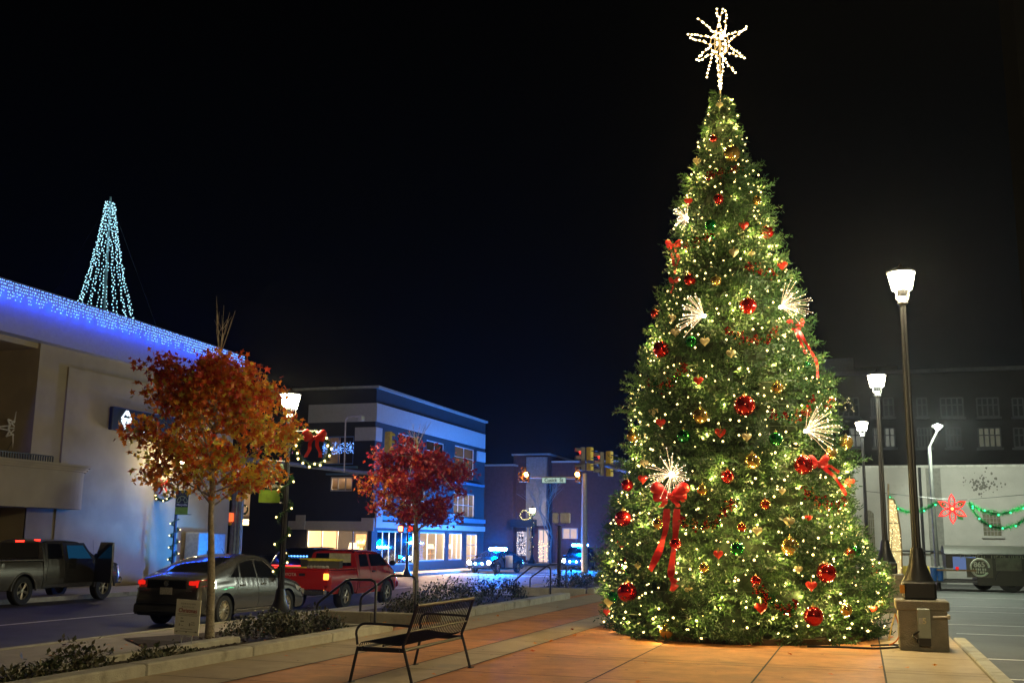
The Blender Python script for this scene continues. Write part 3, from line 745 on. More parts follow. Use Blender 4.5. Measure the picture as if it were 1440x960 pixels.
# lit lattice sign panel
t=empty('lit_banner_sign',(P_(733,782,95.4).x,95.4,0),'tall pale lit vertical sign panel left of the decorated lamp post across the street','sign')
a=P_(727,747,95.4);b=P_(740,781,95.4)
m=MB();m.box(a.x,b.x,95.4,95.5,b.z,a.z);m.build('panel',emit('pale_panel',(.8,.75,.85),.5),t)
m=MB()
for i in range(60): m.ico((random.uniform(a.x,b.x),95.33,random.uniform(b.z,a.z)),.05)
m.build('bulbs',emit('pale_bulb',(1,.8,.75),1.6),t)
m=MB()
for i in range(26): 
    x=random.uniform(a.x+.1,b.x-.1);z=random.uniform(b.z,a.z);m.box(x-.05,x+.05,95.35,95.39,z-.12,z+.12)
m.build('pattern',pbr('pattern_dark',(.05,.05,.1),.8),t)
# right: big dark building and white wall
WY=60.
wl=P_(1195,658,WY);wr=P_(1440,656,WY)
whitew=pbr('white_brick',(.42,.41,.38),.9,var=.12,scale=.8,bump=.5,bscale=25,spots=((.22,.21,.18),.5,.66))
t=empty('painted_wall',(wl.x,WY,-.5),'long whitewashed brick wall behind the parking lot','wall')
m=MB();m.box(wl.x-6,wr.x+25,WY,WY+.5,-.5,wl.z);m.build('wall',whitew,t)
m=MB();m.box(wl.x-6,wr.x+25,WY-.08,WY+.6,wl.z,wl.z+.12);m.build('coping',pbr('coping_white',(.5,.5,.46),.8),t)
def arch_window(px0,px1,py0,py1,label=None):
    a=P_(px0,py0,WY);b=P_(px1,py1,WY);n=10;pl=[(a.x,b.z),(b.x,b.z)]
    for i in range(n+1):
        f=i/n;pl.append((b.x+(a.x-b.x)*f,a.z-.18+.18*math.sin(f*PI)))
    M=Matrix.Translation((0,WY-.02,0))@Matrix.Rotation(PI/2,4,'X')
    m=MB();m.prism(pl,0,.05,M);w=m.build('window',pbr('block_glass',(.13,.12,.075),.5,var=.5,scale=4),t)
    f=MB()
    for i in range(1,5): x=a.x+(b.x-a.x)*i/5;f.box(x-.02,x+.02,WY-.11,WY-.075,b.z,a.z-.05)
    for i in range(1,6): z=b.z+(a.z-b.z)*i/6;f.box(a.x,b.x,WY-.12,WY-.08,z-.02,z+.02)
    f.build('glazing_bars',pbr('bars_grey',(.25,.24,.2),.8),w)
    f=MB();f.box(a.x-.1,b.x+.1,WY-.16,WY-.001,b.z-.12,b.z-.003);f.build('sill',whitew,w)
arch_window(1381,1408,716,753);arch_window(1215,1232,717,790)
m=MB();x=P_(1314,700,WY).x;m.box(x-.35,x+.35,WY-.15,WY-.001,-.5,wl.z-.05);m.build('pilaster',pbr('pilaster_grey',(.2,.2,.18),.9),t)
m=MB();x=P_(1295,700,WY).x;m.tube([(x,WY-.12,-.3),(x,WY-.12,wl.z)],.07,8);m.build('downpipe',railm,t)
m=MB();a=P_(1262,774,WY-.3);b=P_(1330,774,WY-.3);m.tube([(a.x-1,WY-.3,a.z),(b.x,WY-.3,a.z)],.05,6);m.build('pipe_rail',railm,t)
st_=pbr('wall_stain',(.14,.135,.12),.95)
m=MB()
for i in range(90):
    cx_,cz_=P_(1382+random.gauss(0,13),683+random.gauss(0,6),WY).x,P_(1382,678+random.gauss(3,7),WY).z;s_=random.uniform(.015,.06)
    pl=[(cx_+s_*(1+.5*random.random())*math.cos(k*PI/4)*.8,cz_+s_*(1+.5*random.random())*math.sin(k*PI/4)) for k in range(8)]
    m.prism(pl,0,.004,Matrix.Translation((0,WY-.001-.0007*i,0))@Matrix.Rotation(PI/2,4,'X'))
m.build('peeling_patches',st_,t)
# dark building behind
BY=80.
bt=P_(1300,524,BY);bl=P_(1150,524,BY)
t=empty('brick_apartment_block',(bl.x,BY,-.5),'dark brick multi storey building with rows of sash windows behind the white wall','building')
db=pbr('night_brick',(.022,.019,.017),1,spec=.05,var=.2,scale=2,bump=.4,bscale=30)
m=MB();m.box(bl.x,bt.x+45,BY,BY+18,-.5,bt.z);m.build('wall',db,t)
m=MB();m.box(bl.x-.2,bt.x+45,BY-.2,BY,bt.z-.02,bt.z+.25);m.build('parapet',pbr('parapet_grey',(.09,.09,.08),.9),t)
m=MB();q=P_(1200,503,BY+3);q2=P_(1262,513,BY+3);m.box(bl.x,q.x,BY+3,BY+15,bt.z-.5,q.z);m.box(q.x+.01,q2.x,BY+3.5,BY+15,bt.z-.5,q2.z);m.build('penthouse',pbr('penthouse_grey',(.06,.06,.055),.95),t)
litc=emit('office_window',(.6,.62,.5),.2)
offw=pbr('night_pane',(.03,.032,.03),.15)
nf=pbr('night_frame',(.08,.08,.075),.8)
rows=[(560,585,[(1178,1208,0),(1225,1232,0),(1242,1257,0),(1289,1304,0),(1322,1355,0),(1373,1405,0),(1423,1440,0),(1456,1490,0)]),(602,628,[(1195,1211,1),(1228,1236,1),(1244,1259,1),(1290,1310,0),(1330,1352,0),(1375,1408,2),(1425,1441,0),(1458,1490,0)])]
for py0,py1,ws in rows:
    for a,b,l in ws:
        A=P_(a,py0,BY);B=P_(b,py1,BY);m=MB();m.box(A.x,B.x,BY-.05,BY-.001,B.z,A.z)
        w=m.build('window',offw if l==0 else litc if l==1 else emit('office_dim',(.6,.6,.4),.12),t)
        f=MB();n=2 if b-a<20 else 4
        for i in range(n+1): x=A.x+(B.x-A.x)*i/n;f.box(x-.05,x+.05,BY-.1,BY-.051,B.z,A.z)
        for z in(B.z,A.z,(A.z*.62+B.z*.38)): f.box(A.x,B.x,BY-.12,BY-.052,z-.04,z+.04)
        f.box(A.x-.15,B.x+.15,BY-.2,BY-.001,B.z-.2,B.z-.05)
        f.build('frame',nf,w)
little_tree((P_(1194,577,BY-.6).x,BY-.6,P_(1194,580,BY-.6).z),1.1,.45,26,'tiny lit christmas tree at an upper window of the dark brick building',bulbw2)
# roofed building edge at the far right top
q=aty(1424,120,9.0);q0=aty(1424,0,9.0)
t=empty('tall_building_edge',(q.x,9,-.3),'edge of a tall dark building at the right border','building')
xk=aty(1424,0,12.0).x
m=MB();m.box(xk+.0,xk+3,12,13,-.5,14);m.build('wall',pbr('edge_wall',(.004,.004,.004),1,spec=0),t)
# ================= VEHICLES =================
def lerp_tab(tab,s):
    if s<=tab[0][0]:return tab[0][1]
    for (a,b),(c,d) in zip(tab[:-1],tab[1:]):
        if s<=c: return b+(d-b)*(s-a)/(c-a) if c>a else d
    return tab[-1][1]
def smooth_tab(tab,s,h=.09):
    return (lerp_tab(tab,s-h)+lerp_tab(tab,s-h*.5)+2*lerp_tab(tab,s)+lerp_tab(tab,s+h*.5)+lerp_tab(tab,s+h))/6
class Body:
    """side profile loft: s runs rear(0) to front(L) along local +y, x across, z up"""
    def __init__(b,L,W,top,belt,wheels,wr,sill=.28,tumble=.33,endr=.35,flat=False):
        b.L=L;b.W=W;b.top=top;b.belt=belt;b.wh=wheels;b.wr=wr;b.sill=sill;b.tum=tumble;b.er=endr;b.flat=flat
    def zt(b,s): return smooth_tab(b.top,s)
    def zb(b,s):
        z=b.sill+ .12*max(0,1-s/.35)+.12*max(0,1-(b.L-s)/.35)
        for w in b.wh:
            d=abs(s-w);R=b.wr*1.2
            if d<R: z=max(z,b.wr*.98+math.sqrt(R*R-d*d)*.98)
        return z
    def zs(b,s): return min(smooth_tab(b.belt,s),b.zt(s)-.05)
    def wp(b,s):
        k=1
        for d in(s,b.L-s):
            if d<b.er: k*=1-.13*(1-d/b.er)**2
        return b.W/2*k
    def w(b,s,z):
        w=b.wp(s);zs=b.zs(s)
        if z<=zs:
            f=max(0,min(1,(z-b.sill)/(max(.1,zs-b.sill))));return w*(.955+.045*math.sin(PI*min(1,f*1.05))**.8 -.02*(f>.9)*(f-.9)*10)
        return w*.945-(z-zs)*b.tum
    def shell(b,name,mat,parent,s0=0,s1=None):
        s1=b.L if s1 is None else s1;m=MB();cols=[];n=int((s1-s0)/.045)
        ss=[s0+(s1-s0)*i/n for i in range(n+1)]
        for s in ss:
            zb,zs,zt=b.zb(s),b.zs(s),b.zt(s);zb=min(zb,zs-.04);pr=[]
            for k in range(7): z=zb+(zs-zb)*k/6;pr.append((b.w(s,z),z))
            er=min(.10,(zt-zs)*.45)
            for k in range(1,5): z=zs+.004+(zt-er-zs)*k/4;pr.append((b.w(s,z),z))
            we=pr[-1][0]
            pr+= [(we-er*.45,zt-er*.35),(we-er*1.3,zt-er*.08),(we*.5,zt+.012),(0,zt+.016)]
            cols.append([(x,s,z) for x,z in pr])
        K=len(cols[0])
        for sg_ in(1,-1):
            vs=[(x*sg_,y,z) for c in cols for x,y,z in c];fs=[]
            for i in range(len(cols)-1):
                for k in range(K-1):
                    a=i*K+k;fs.append((a,a+1,a+K+1,a+K))
            m.add(vs,fs)
        for c in(cols[0],cols[-1]):
            for sg_ in(1,-1): m.add([(x*sg_,y,z) for x,y,z in c]+[(0,c[0][1],c[0][2])],[tuple(range(K+1))])
        import bmesh
        o=m.build(name,mat,parent,local=True)
        bm=bmesh.new();bm.from_mesh(o.data);bmesh.ops.remove_doubles(bm,verts=bm.verts,dist=.0008);bmesh.ops.recalc_face_normals(bm,faces=bm.faces);bm.to_mesh(o.data);bm.free()
        o.data.polygons.foreach_set('use_smooth',[True]*len(o.data.polygons));o.data.set_sharp_from_angle(angle=math.radians(35))
        return o
    def panel(b,name,poly,mat,parent,side=1,out=.006,th=0):
        """polygon given as (s,z) laid on the flank"""
        # subdivide edges then triangulate over a grid of rows
        m=MB();pts=[]
        for i in range(len(poly)):
            p,q=poly[i],poly[(i+1)%len(poly)];n=max(1,int(math.hypot(q[0]-p[0],q[1]-p[1])/.12))
            for k in range(n): pts.append((p[0]+(q[0]-p[0])*k/n,p[1]+(q[1]-p[1])*k/n))
        tr=geometry.tessellate_polygon([[Vector((x,y,0)) for x,y in pts]])
        m.add([(side*(b.w(s,z)+out),s,z) for s,z in pts],[tuple(t) for t in tr]);return m.build(name,mat,parent,local=True)
    def line(b,m,pts,side=1,r=.006):
        P=[]
        for p,q in zip(pts[:-1],pts[1:]):
            n=max(1,int(math.hypot(q[0]-p[0],q[1]-p[1])/.08))
            for k in range(n):
                s=p[0]+(q[0]-p[0])*k/n;z=p[1]+(q[1]-p[1])*k/n;P.append((side*(b.w(s,z)+.001),s,z))
        s,z=pts[-1];P.append((side*(b.w(s,z)+.001),s,z));m.tube(P,r,4)
    def top_panel(b,name,s0,s1,f0,f1,mat,parent,out=.01,n=10):
        """glass patch on the sloping top between stations, f = fraction of width there"""
        m=MB();vs=[];cols=8
        for i in range(n+1):
            s=s0+(s1-s0)*i/n;f=f0+(f1-f0)*i/n;z=b.zt(s);hw=(b.w(s,z-.05)-.03)*f
            for k in range(cols+1):
                x=-hw+2*hw*k/cols;ds=.05;nz=Vector((0,-(b.zt(s+ds)-b.zt(s-ds)),2*ds)).normalized()*out
                q=abs(x)/max(.01,hw);vs.append((x,s+nz.y,z+nz.z+.014*(1-q*q)-.012*q**6))
        fs=[(i*(cols+1)+k,i*(cols+1)+k+1,(i+1)*(cols+1)+k+1,(i+1)*(cols+1)+k) for i in range(n) for k in range(cols)]
        m.add(vs,fs);o=m.build(name,mat,parent,local=True,smooth=True);return o
def wheel(parent,x,s,r,side,w=.23,spokes=10,rimk=.64,rim=alloy):
    M=Matrix.Rotation(PI/2*side,3,'Y');c=(x,s,r)
    m=MB();m.lathe([(r*rimk,-w/2),(r*.93,-w/2),(r,-w*.36),(r,w*.36),(r*.93,w/2),(r*rimk,w/2),(r*rimk*.95,0)],c,32,M=M,cap=False)
    wh=m.build('wheel',rubber,parent,local=True,smooth=True)
    m=MB();R=r*rimk
    m.lathe([(R,w*.42),(R*.93,w*.46),(R*.9,w*.3)],c,28,M=M,cap=False)
    m.lathe([(R*.24,w*.18),(R*.2,w*.40),(R*.08,w*.43),(.001,w*.43)],c,14,M=M,cap=False)
    for k in range(spokes):
        a=2*PI*k/spokes
        for da in((-.07,.07) if spokes>6 else (-.1,.0,.1)):
            p=[Vector((R*.18*math.cos(a),R*.18*math.sin(a),w*.36)),Vector((R*.93*math.cos(a+da),R*.93*math.sin(a+da),w*.34))]
            m.tube([Vector(c)+M@q for q in p],[R*.075,R*.055] if spokes>6 else [R*.12,R*.09],4)
    m.build('rim',rim,wh,local=True)
    m=MB();m.lathe([(R*.95,-w*.1),(.001,-w*.1)],c,20,M=M,cap=False);m.build('brake_well',blackm,wh,local=True)
def car_root(name,x,y,rz,label,cat,z=-.496):
    return empty(name,(x,y,z),label,cat,rz=rz)
darkin=pbr('car_underbody',(.008,.008,.008),.9)
def mirror(t,x,s,z,mat):
    for sd in(-1,1):
        m=MB();m.cbox((sd*(x+.1),s,z),(.2,.12,.16),bev=.04);m.build('mirror',mat,t,local=True)
def lightpatch(b,t,name,s0,s1,z0,z1,mat,side): b.panel(name,[(s0,z0),(s1,z0),(s1,z1),(s0,z1)],mat,t,side,.012)
tail=emit('tail_light',(1,.02,.01),.8);tailoff=pbr('tail_lens',(.35,.012,.01),.15,coat=.5);amberl=emit('amber_lens',(1,.35,.04),4);plate=pbr('licence_plate',(.5,.5,.48),.5,var=.35,scale=30)
hlens=pbr('head_lens',(.5,.5,.5),.1,coat=1.);hon=emit('head_light_on',(.6,.82,1),90)
# ---- A: dark grey crossover
grey=pbr('car_grey_paint',(.10,.10,.098),.24,metal=.55,var=.05,coat=1)
def crossover():
    L=5.15;k=L/5.0
    top=[(0,.60),(.02,.98),(.1,1.1),(.35,1.2),(.5,1.24),(1.1,1.45),(1.75,1.60),(2.3,1.665),(2.8,1.665),(3.2,1.55),(3.75,1.15),(3.95,1.06),(4.5,.97),(4.85,.83),(5.0,.62)]
    top=[(a*k,b) for a,b in top];belt=[(0,.9),(.5,1.05),(1.6,1.09),(3.6,1.0),(4.4,.88),(L,.6)]
    b=Body(L,1.92,top,belt,[1.0*k,3.93*k],.365,.27)
    t=car_root('parked_car',-15.62,22.02,math.radians(0.5),'dark grey crossover hatchback parked at the kerb behind the event sign','car')
    b.shell('body',grey,t)
    m=MB();m.cbox((0,L/2,.5),(1.45,L-.5,.5));m.build('underbody',darkin,t,local=True)
    for s in b.wh:
        for sd in(-1,1): wheel(t,sd*.82,s,.365,sd,.24,14,.66)
    g=[(1.25,1.14),(1.55,1.13),(3.6,1.05),(3.15,1.40),(2.85,1.5),(2.3,1.52),(1.85,1.47)]
    for sd in(-1,1):
        b.panel('side_window',[(1.28,1.14),(1.68,1.13),(1.72,1.42)],dglass,t,sd)
        b.panel('side_window',[(1.76,1.13),(2.5,1.10),(2.46,1.525),(2.2,1.52),(1.8,1.455)],dglass,t,sd)
        b.panel('side_window',[(2.58,1.10),(3.6,1.06),(3.2,1.38),(2.95,1.49),(2.54,1.525)],dglass,t,sd)
        m=MB();b.line(m,[(1.18,1.12),(1.72,1.46),(2.2,1.56),(2.7,1.56),(3.0,1.51),(3.4,1.28),(3.72,1.04)],sd,.011);m.build('window_trim',chrome,t,local=True)
        m=MB();b.line(m,[(2.54,1.1),(2.56,.5),(2.5,.36)],sd,.005);b.line(m,[(3.72,1.03),(3.7,.5),(3.6,.36)],sd,.005);b.line(m,[(1.6,1.1),(1.62,.95),(1.5,.8)],sd,.005);m.build('door_seam',darkin,t,local=True)
        for s in(1.75,2.75):
            m=MB();m.cbox((sd*(b.w(s,.93)+.02),s+.05,.94),(.03,.2,.035),bev=.01);m.build('door_handle',grey,t,local=True)
        m=MB();b.line(m,[(1.55,.36),(3.45,.36)],sd,.022);m.build('sill_trim',chrome,t,local=True)
        b.panel('tail_light',[(0.02,.93),(.55,1.02),(.62,1.07),(.3,1.1),(.03,1.09)],tail if sd>0 else tail,t,sd,.012)
        b.panel('head_light',[(4.55,.72),(5.0,.62),(4.95,.74),(4.5,.88)],amberl if False else hlens,t,sd,.01)
    for sd in(-1,1):
        m=MB();m.cbox((sd*.70,-.012,1.03),(.2,.05,.10),bev=.02);m.build('tail_light_inner',tail if sd<0 else tail,t,local=True)
    b.top_panel('rear_window',.55,1.75,.86,.8,dglass,t)
    b.top_panel('windscreen',3.0,3.72,.86,.95,dglass,t)
    m=MB();m.cbox((0,-.005,1.0),(1.1,.05,.2),bev=.02);m.build('rear_glass_panel',dglass,t,local=True)
    m=MB();m.cbox((0,-.01,.42),(1.76,.12,.26),bev=.05);m.build('bumper',grey,t,local=True)
    m=MB();m.cbox((0,-.045,.33),(1.5,.08,.1),bev=.03);m.cbox((0,-.04,.55),(1.5,.06,.02));m.build('bumper_trim',blackm,t,local=True)
    m=MB();m.cbox((0,-.03,.84),(.33,.02,.16),bev=.005);m.build('licence_plate',plate,t,local=True)
    m=MB();m.lathe([(.055,0),(.065,.01),(.05,.015)],(0,-.035,1.01),12,M=Matrix.Rotation(PI/2,3,'X'));m.cbox((0,-.04,1.01),(.07,.012,.015));m.build('emblem',chrome,t,local=True)
    m=MB();m.cbox((.62,-.03,.85),(.16,.012,.02));m.cbox((-.66,-.035,.88),(.26,.012,.04));m.build('badge',chrome,t,local=True)
    mirror(t,.93,3.5,1.1,grey)
    m=MB();m.tube([(.3,1.9,1.66),(.3,1.75,1.82)],.006,4);m.build('antenna',blackm,t,local=True)
    return t
crossover()
def pickup(name,x,y,rz,L,W,s_cab,roof,beltz,railz,hood,wheels,wr,paint,label,extended=True,door_open=False,gate=None,interior=None,frontx=None):
    """bed from 0 to s_cab, cab and bonnet from s_cab to L"""
    t=car_root(name,x,y,rz,label,'pickup truck')
    cl=L-s_cab;c0=s_cab
    sh=roof-beltz
    top=[(c0,roof-.06),(c0+.15,roof),(c0+1.1,roof+.01),(c0+ (2.25 if extended else 1.5)-.45,roof-.03),(c0+(2.25 if extended else 1.5)+.3,beltz+.14),(c0+(2.25 if extended else 1.5)+.5,hood+.05),(L-.5,hood-.06),(L-.1,hood-.15),(L,hood-.35)]
    belt=[(c0,beltz),(L,hood-.12)]
    b=Body(L,W,top,belt,wheels,wr,.42 if wr<.4 else .48,.28,.3)
    b.shell('cab',paint,t,c0,L)
    bb=Body(L,W,[(0,railz),(L,railz)],[(0,railz-.06),(L,railz-.06)],wheels,wr,.46,.3,.15)
    bb.shell('bed',paint,t,.02,c0-.03)
    m=MB();m.box(-W/2+.12,W/2-.12,.1,c0-.08,railz-.02,railz+.022);m.build('bed_liner',darkin,t,local=True)
    m=MB()
    for sd in(-1,1): m.cbox((sd*(W/2-.09),c0/2,railz+.035),(.09,c0-.1,.05),bev=.01)
    m.cbox((0,.05,railz+.03),(W-.2,.08,.05),bev=.01);m.build('bed_rail',paint,t,local=True)
    m=MB();m.cbox((0,L/2,.62),(W-.5,L-.6,.35));m.cbox((0,c0/2+.2,.75),(W-.6,c0-.3,.2));m.build('underbody',darkin,t,local=True)
    for s in wheels:
        for sd in(-1,1):
            wheel(t,sd*(W/2-.13),s,wr,sd,.26,5,.6)
            m=MB();P=[]
            for k in range(13):
                a=PI*k/12;ss=s+math.cos(a)*wr*1.24;zz=wr+math.sin(a)*wr*1.22;P.append((sd*(W/2-.005),ss,max(.42,zz)))
            m.tube(P,.035,6);m.build('fender_flare',blackm if gate else paint,t,local=True)
    ce=c0+(2.25 if extended else 1.5)
    zt=roof-.12;zb=beltz+.04
    door0=c0+(.95 if extended else .15);door1=ce+.15
    for sd in(-1,1):
        b.panel('side_window',[(c0+.2,zb),(door0-.06,zb),(door0-.06,zt),(c0+.28,zt)],dglass,t,sd)
        if not(door_open and sd>0): b.panel('side_window',[(door0+.08,zb),(door1-.02,zb),(ce-.28,zt),(door0+.08,zt)],dglass,t,sd)
        m=MB()
        b.line(m,[(door0,zb+.35),(door0,.62),(door1,.62),(door1+.03,zb)],sd,.006);b.line(m,[(c0+.12,zt),(c0+.12,.6),(door0,.6)],sd,.006);m.build('door_seam',darkin,t,local=True)
        m=MB();m.cbox((sd*(b.w(door0+.2,beltz-.12)+.02),door0+.22,beltz-.12),(.035,.2,.05),bev=.012);m.build('door_handle',paint if not gate else blackm,t,local=True)
        lightpatch(b,t,'head_light',L-.28,L-.02,hood-.42,hood-.2,hlens,sd)
        lightpatch(bb,t,'tail_light',.03,.16,railz-.42,railz-.1,tailoff,sd)
    m=MB();hw=b.w(c0+.1,beltz+.3)-.12
    m.add([(-hw,c0-.012,beltz+.06),(hw,c0-.012,beltz+.06),(hw-.05,c0-.012,roof-.1),(-hw+.05,c0-.012,roof-.1)],[(0,1,2,3)]);m.build('rear_window',dglass,t,local=True)
    b.top_panel('windscreen',ce-.35,ce+.3,.88,.92,dglass,t)
    mirror(t,W/2,ce+.08,beltz+.12,blackm)
    # tailgate, bumpers
    m=MB();m.cbox((0,.0,(railz+.58)/2),(W-.34,.05,railz-.60),bev=.015);g=m.build('tailgate',paint,t,local=True)
    m=MB();m.cbox((0,-.035,railz-.13),(.2,.02,.07),bev=.005);m.build('handle',blackm,g,local=True)
    m=MB();m.cbox((0,-.08,.53),(W-.12,.16,.16),bev=.03);m.build('bumper',chrome,t,local=True)
    m=MB();m.cbox((0,L+.03,.62),(W-.1,.16,.24),bev=.06);m.build('bumper',chrome if not gate else paint,t,local=True)
    m=MB();m.cbox((0,-.17,.56),(.32,.02,.15));m.build('licence_plate',plate,t,local=True)
    return t,b,bb,(c0,ce,door0,door1,zb,zt)
# ---- C: red compact pickup
redp=pbr('red_truck_paint',(.33,.012,.01),.22,var=.06,coat=1.)
t,b,bb,q=pickup('red_pickup',-16.0,29.2,math.radians(0),5.1,1.8,1.95,1.74,1.2,1.16,1.14,[1.15,4.2],.38,redp,'red compact pickup with yellow edged boards in its bed, parked ahead of the grey car',gate=True)
for sd,mt in((-1,tailoff),(1,amberl)):
    m=MB();m.cbox((sd*.8,-.02,.98),(.15,.06,.18),bev=.01);m.build('tail_light',mt if sd>0 else tailoff,t,local=True)
    m=MB();m.cbox((sd*.8,-.021,.80),(.15,.06,.17),bev=.01);m.build('tail_light',tailoff,t,local=True)
bb_=[x for x in t.children if x.name.startswith('head_light')]
for x in bb_: x.data.materials[0]=emit('amber_marker',(1,.3,.05),2.)
text_mesh('lettering','TOYOTA',.13,pbr('letter_pale',(.5,.42,.4),.5),None,Matrix.Identity(4)).parent=t
for o in list(t.children):
    if o.name.startswith('lettering'):
        o.data.transform(T((-.46,-.03,1.02),PI/2,0,0))
m=MB();m.cbox((.25,1.92,1.5),(.75,.02,.28));m.build('rear_sticker_panel',pbr('cream_board',(.42,.4,.28),.8),t,local=True)
t['label']='red compact pickup with yellow edged boards in its bed, parked ahead of the grey car'
ylw=pbr('yellow_edge',(.55,.47,.03),.6);boardd=pbr('dark_board',(.05,.045,.035),.8)
wy=t.location
for i,(c,d,rz,lab) in enumerate([((-.45,.75,1.22),(.95,.55,.05),.15,'flat yellow board lying at the back of the red pickup bed'),((.35,.8,1.32),(.95,.9,.26),.35,'dark crate with yellow rim in the red pickup bed'),((-.3,1.5,1.33),(1.0,.5,.26),-.1,'dark yellow rimmed crate against the red pickup cab')]):
    r=empty('crate' if i else 'board',(wy.x+c[0],wy.y+c[1],wy.z+c[2]-d[2]/2),lab,'crate' if i else 'board',rz=rz)
    m=MB();m.cbox((0,0,d[2]/2),(d[0]-.03,d[1]-.03,d[2]-.02));m.build('box',boardd if i else ylw,r,local=True)
    if i:
        m=MB()
        for s in(-1,1): m.cbox((0,s*d[1]/2,d[2]),(d[0],.04,.04));m.cbox((s*d[0]/2,0,d[2]+.002),(.04,d[1],.04))
        m.build('rim',ylw,r,local=True)
m=MB();r=empty('bundle',(wy.x+.35,wy.y+.28,wy.z+1.19),'crumpled grey tarp bundle in the red pickup bed','tarp')
for k in range(7): m.ball((-.3+k*.1,random.uniform(-.05,.05),.05),.07,8,.8)
m.build('tarp',pbr('grey_tarp',(.3,.28,.24),.8),r,local=True)
# ---- B: grey full size pickup with open door
gp=pbr('truck_grey_paint',(.14,.13,.11),.27,metal=.6,var=.06,coat=1)
t,b,bb,q=pickup('grey_pickup',-25.95+.75,25.75,math.radians(1.5),5.95,2.03,2.05,1.95,1.32,1.30,1.3,[1.2,5.0],.43,gp,'large grey pickup with its driver door open in front of the cream building',door_open=True)
c0,ce,d0,d1,zb,zt=q
# open door aperture (dark inside) and the door swung out
b.panel('door_opening',[(d0+.02,.6),(d1,.6),(d1,zb),(ce-.22,zt+.03),(d0+.02,zt+.03)],pbr('cab_interior',(.02,.018,.015),.8),t,1,.008)
b.panel('cab_view',[(d0+.2,zb),(d1-.1,zb),(ce-.3,zt-.05),(d0+.2,zt-.05)],emit('far_side_glow',(.02,.14,.3),.25),t,1,.014)  # blue light seen through the cab, put in as a glowing panel
m=MB();m.cbox((b.w(d0+.5,1.1)+.0,d0+.35,1.0),(.03,.35,.75),bev=.01);m.build('seat',darkin,t,local=True)
dr=Matrix.Translation((b.w(d1,1.)+.03,d1,0))@Matrix.Rotation(math.radians(148),4,'Z')
m=MB();W_=d1-d0
pl=[(-W_,.6),(0,.6),(0,zb),(-.38,zt+.06),(-W_+.05,zt+.06)]
m.prism([(x,z) for x,z in pl],-.03,.03,dr@Matrix.Rotation(PI/2,4,'X'));dd=m.build('door',gp,t,local=True)
m=MB();m.prism([(-W_+.1,zb+.02),(-.1,zb+.02),(-.4,zt-.02),(-W_+.12,zt-.02)],-.035,.035,dr@Matrix.Rotation(PI/2,4,'X'));m.build('window',dglass,dd,local=True)
m=MB();m.cbox(dr@Vector((-W_+.15,-.05,1.17)),(.04,.14,.05),bev=.01);m.build('handle',blackm,dd,local=True)
m=MB();m.cbox((.55,c0+.12,1.93),(.2,.06,.05),bev=.01);m.cbox((0,c0-.01,1.9),(.3,.04,.05));m.build('brake_light',emit('brake_red',(1,.02,.01),7),t,local=True)
m=MB();m.cbox((.6,c0+1.2,zt+.02),(.1,.2,.03));m.build('dome_light',emit('dome',(1,.8,.5),5),t,local=True)
m=MB();m.tube([(.8,ce+.35,1.35),(.82,ce+.2,1.95)],.006,4);m.build('antenna',blackm,t,local=True)
# ---- sedans / SUV / police
def sedan(name,x,y,rz,paint,label,L=4.85,roof=1.46,cat='car',lights=True,police=False,suv=False):
    if suv: top=[(0,.7),(.03,1.1),(.2,1.3),(.45,1.62),(.8,1.72),(2.6,1.75),(3.1,1.6),(3.65,1.18),(4.4,1.05),(4.8,.85),(L,.6)];roof=1.75;bz=1.1
    else: top=[(0,.55),(.03,.92),(.15,1.02),(.75,1.08),(1.4,1.38),(1.9,roof),(2.6,roof),(3.0,roof-.1),(3.6,1.04),(4.3,.92),(4.7,.78),(L,.55)];bz=.97
    b=Body(L,1.88,top,[(0,bz-.1),(2,bz),(L,bz-.35)],[.98,L-.95],.34,.24)
    t=car_root(name,x,y,rz,label,cat);b.shell('body',paint,t)
    m=MB();m.cbox((0,L/2,.48),(1.4,L-.5,.45));m.build('underbody',darkin,t,local=True)
    for s in b.wh:
        for sd in(-1,1): wheel(t,sd*.82,s,.34,sd,.22,5,.62)
    for sd in(-1,1):
        if suv:
            b.panel('side_window',[(.75,1.17),(1.5,1.16),(1.5,1.58),(.95,1.56)],dglass,t,sd);b.panel('side_window',[(1.56,1.16),(2.3,1.15),(2.3,1.6),(1.56,1.6)],dglass,t,sd);b.panel('side_window',[(2.38,1.15),(3.35,1.13),(2.9,1.55),(2.38,1.6)],dglass,t,sd)
        else:
            b.panel('side_window',[(1.2,1.04),(2.28,1.03),(2.28,roof-.1),(1.85,roof-.1)],dglass,t,sd);b.panel('side_window',[(2.36,1.03),(3.4,1.01),(2.95,roof-.16),(2.36,roof-.1)],dglass,t,sd)
        m=MB();b.line(m,[(2.32,roof-.12),(2.33,.4)],sd,.005);b.line(m,[(3.42,.98),(3.4,.4)],sd,.005);m.build('door_seam',darkin,t,local=True)
        for s in(1.6,2.6):
            m=MB();m.cbox((sd*(b.w(s,.85)+.02),s,.87),(.03,.18,.03),bev=.01);m.build('door_handle',paint,t,local=True)
        lightpatch(b,t,'head_light',L-.4,L-.03,.62,.76,hlens,sd);lightpatch(b,t,'tail_light',.02,.25,.82,.96,tailoff,sd)
    mirror(t,.92,3.35,1.05,paint)
    b.top_panel('windscreen',3.02,3.6,.88,.95,dglass,t);b.top_panel('rear_window',.22 if suv else .85,.75 if suv else 1.75,.85,.82,dglass,t)
    m=MB();m.cbox((0,-.01,.45),(1.7,.1,.25),bev=.04);m.build('bumper',paint,t,local=True)
    m=MB();m.cbox((0,L,.45),(1.6,.1,.25),bev=.05);m.build('bumper',paint,t,local=True)
    m=MB();m.cbox((0,L+.0,.63),(.7,.06,.14),bev=.02);m.build('grille',blackm,t,local=True)
    return t,b
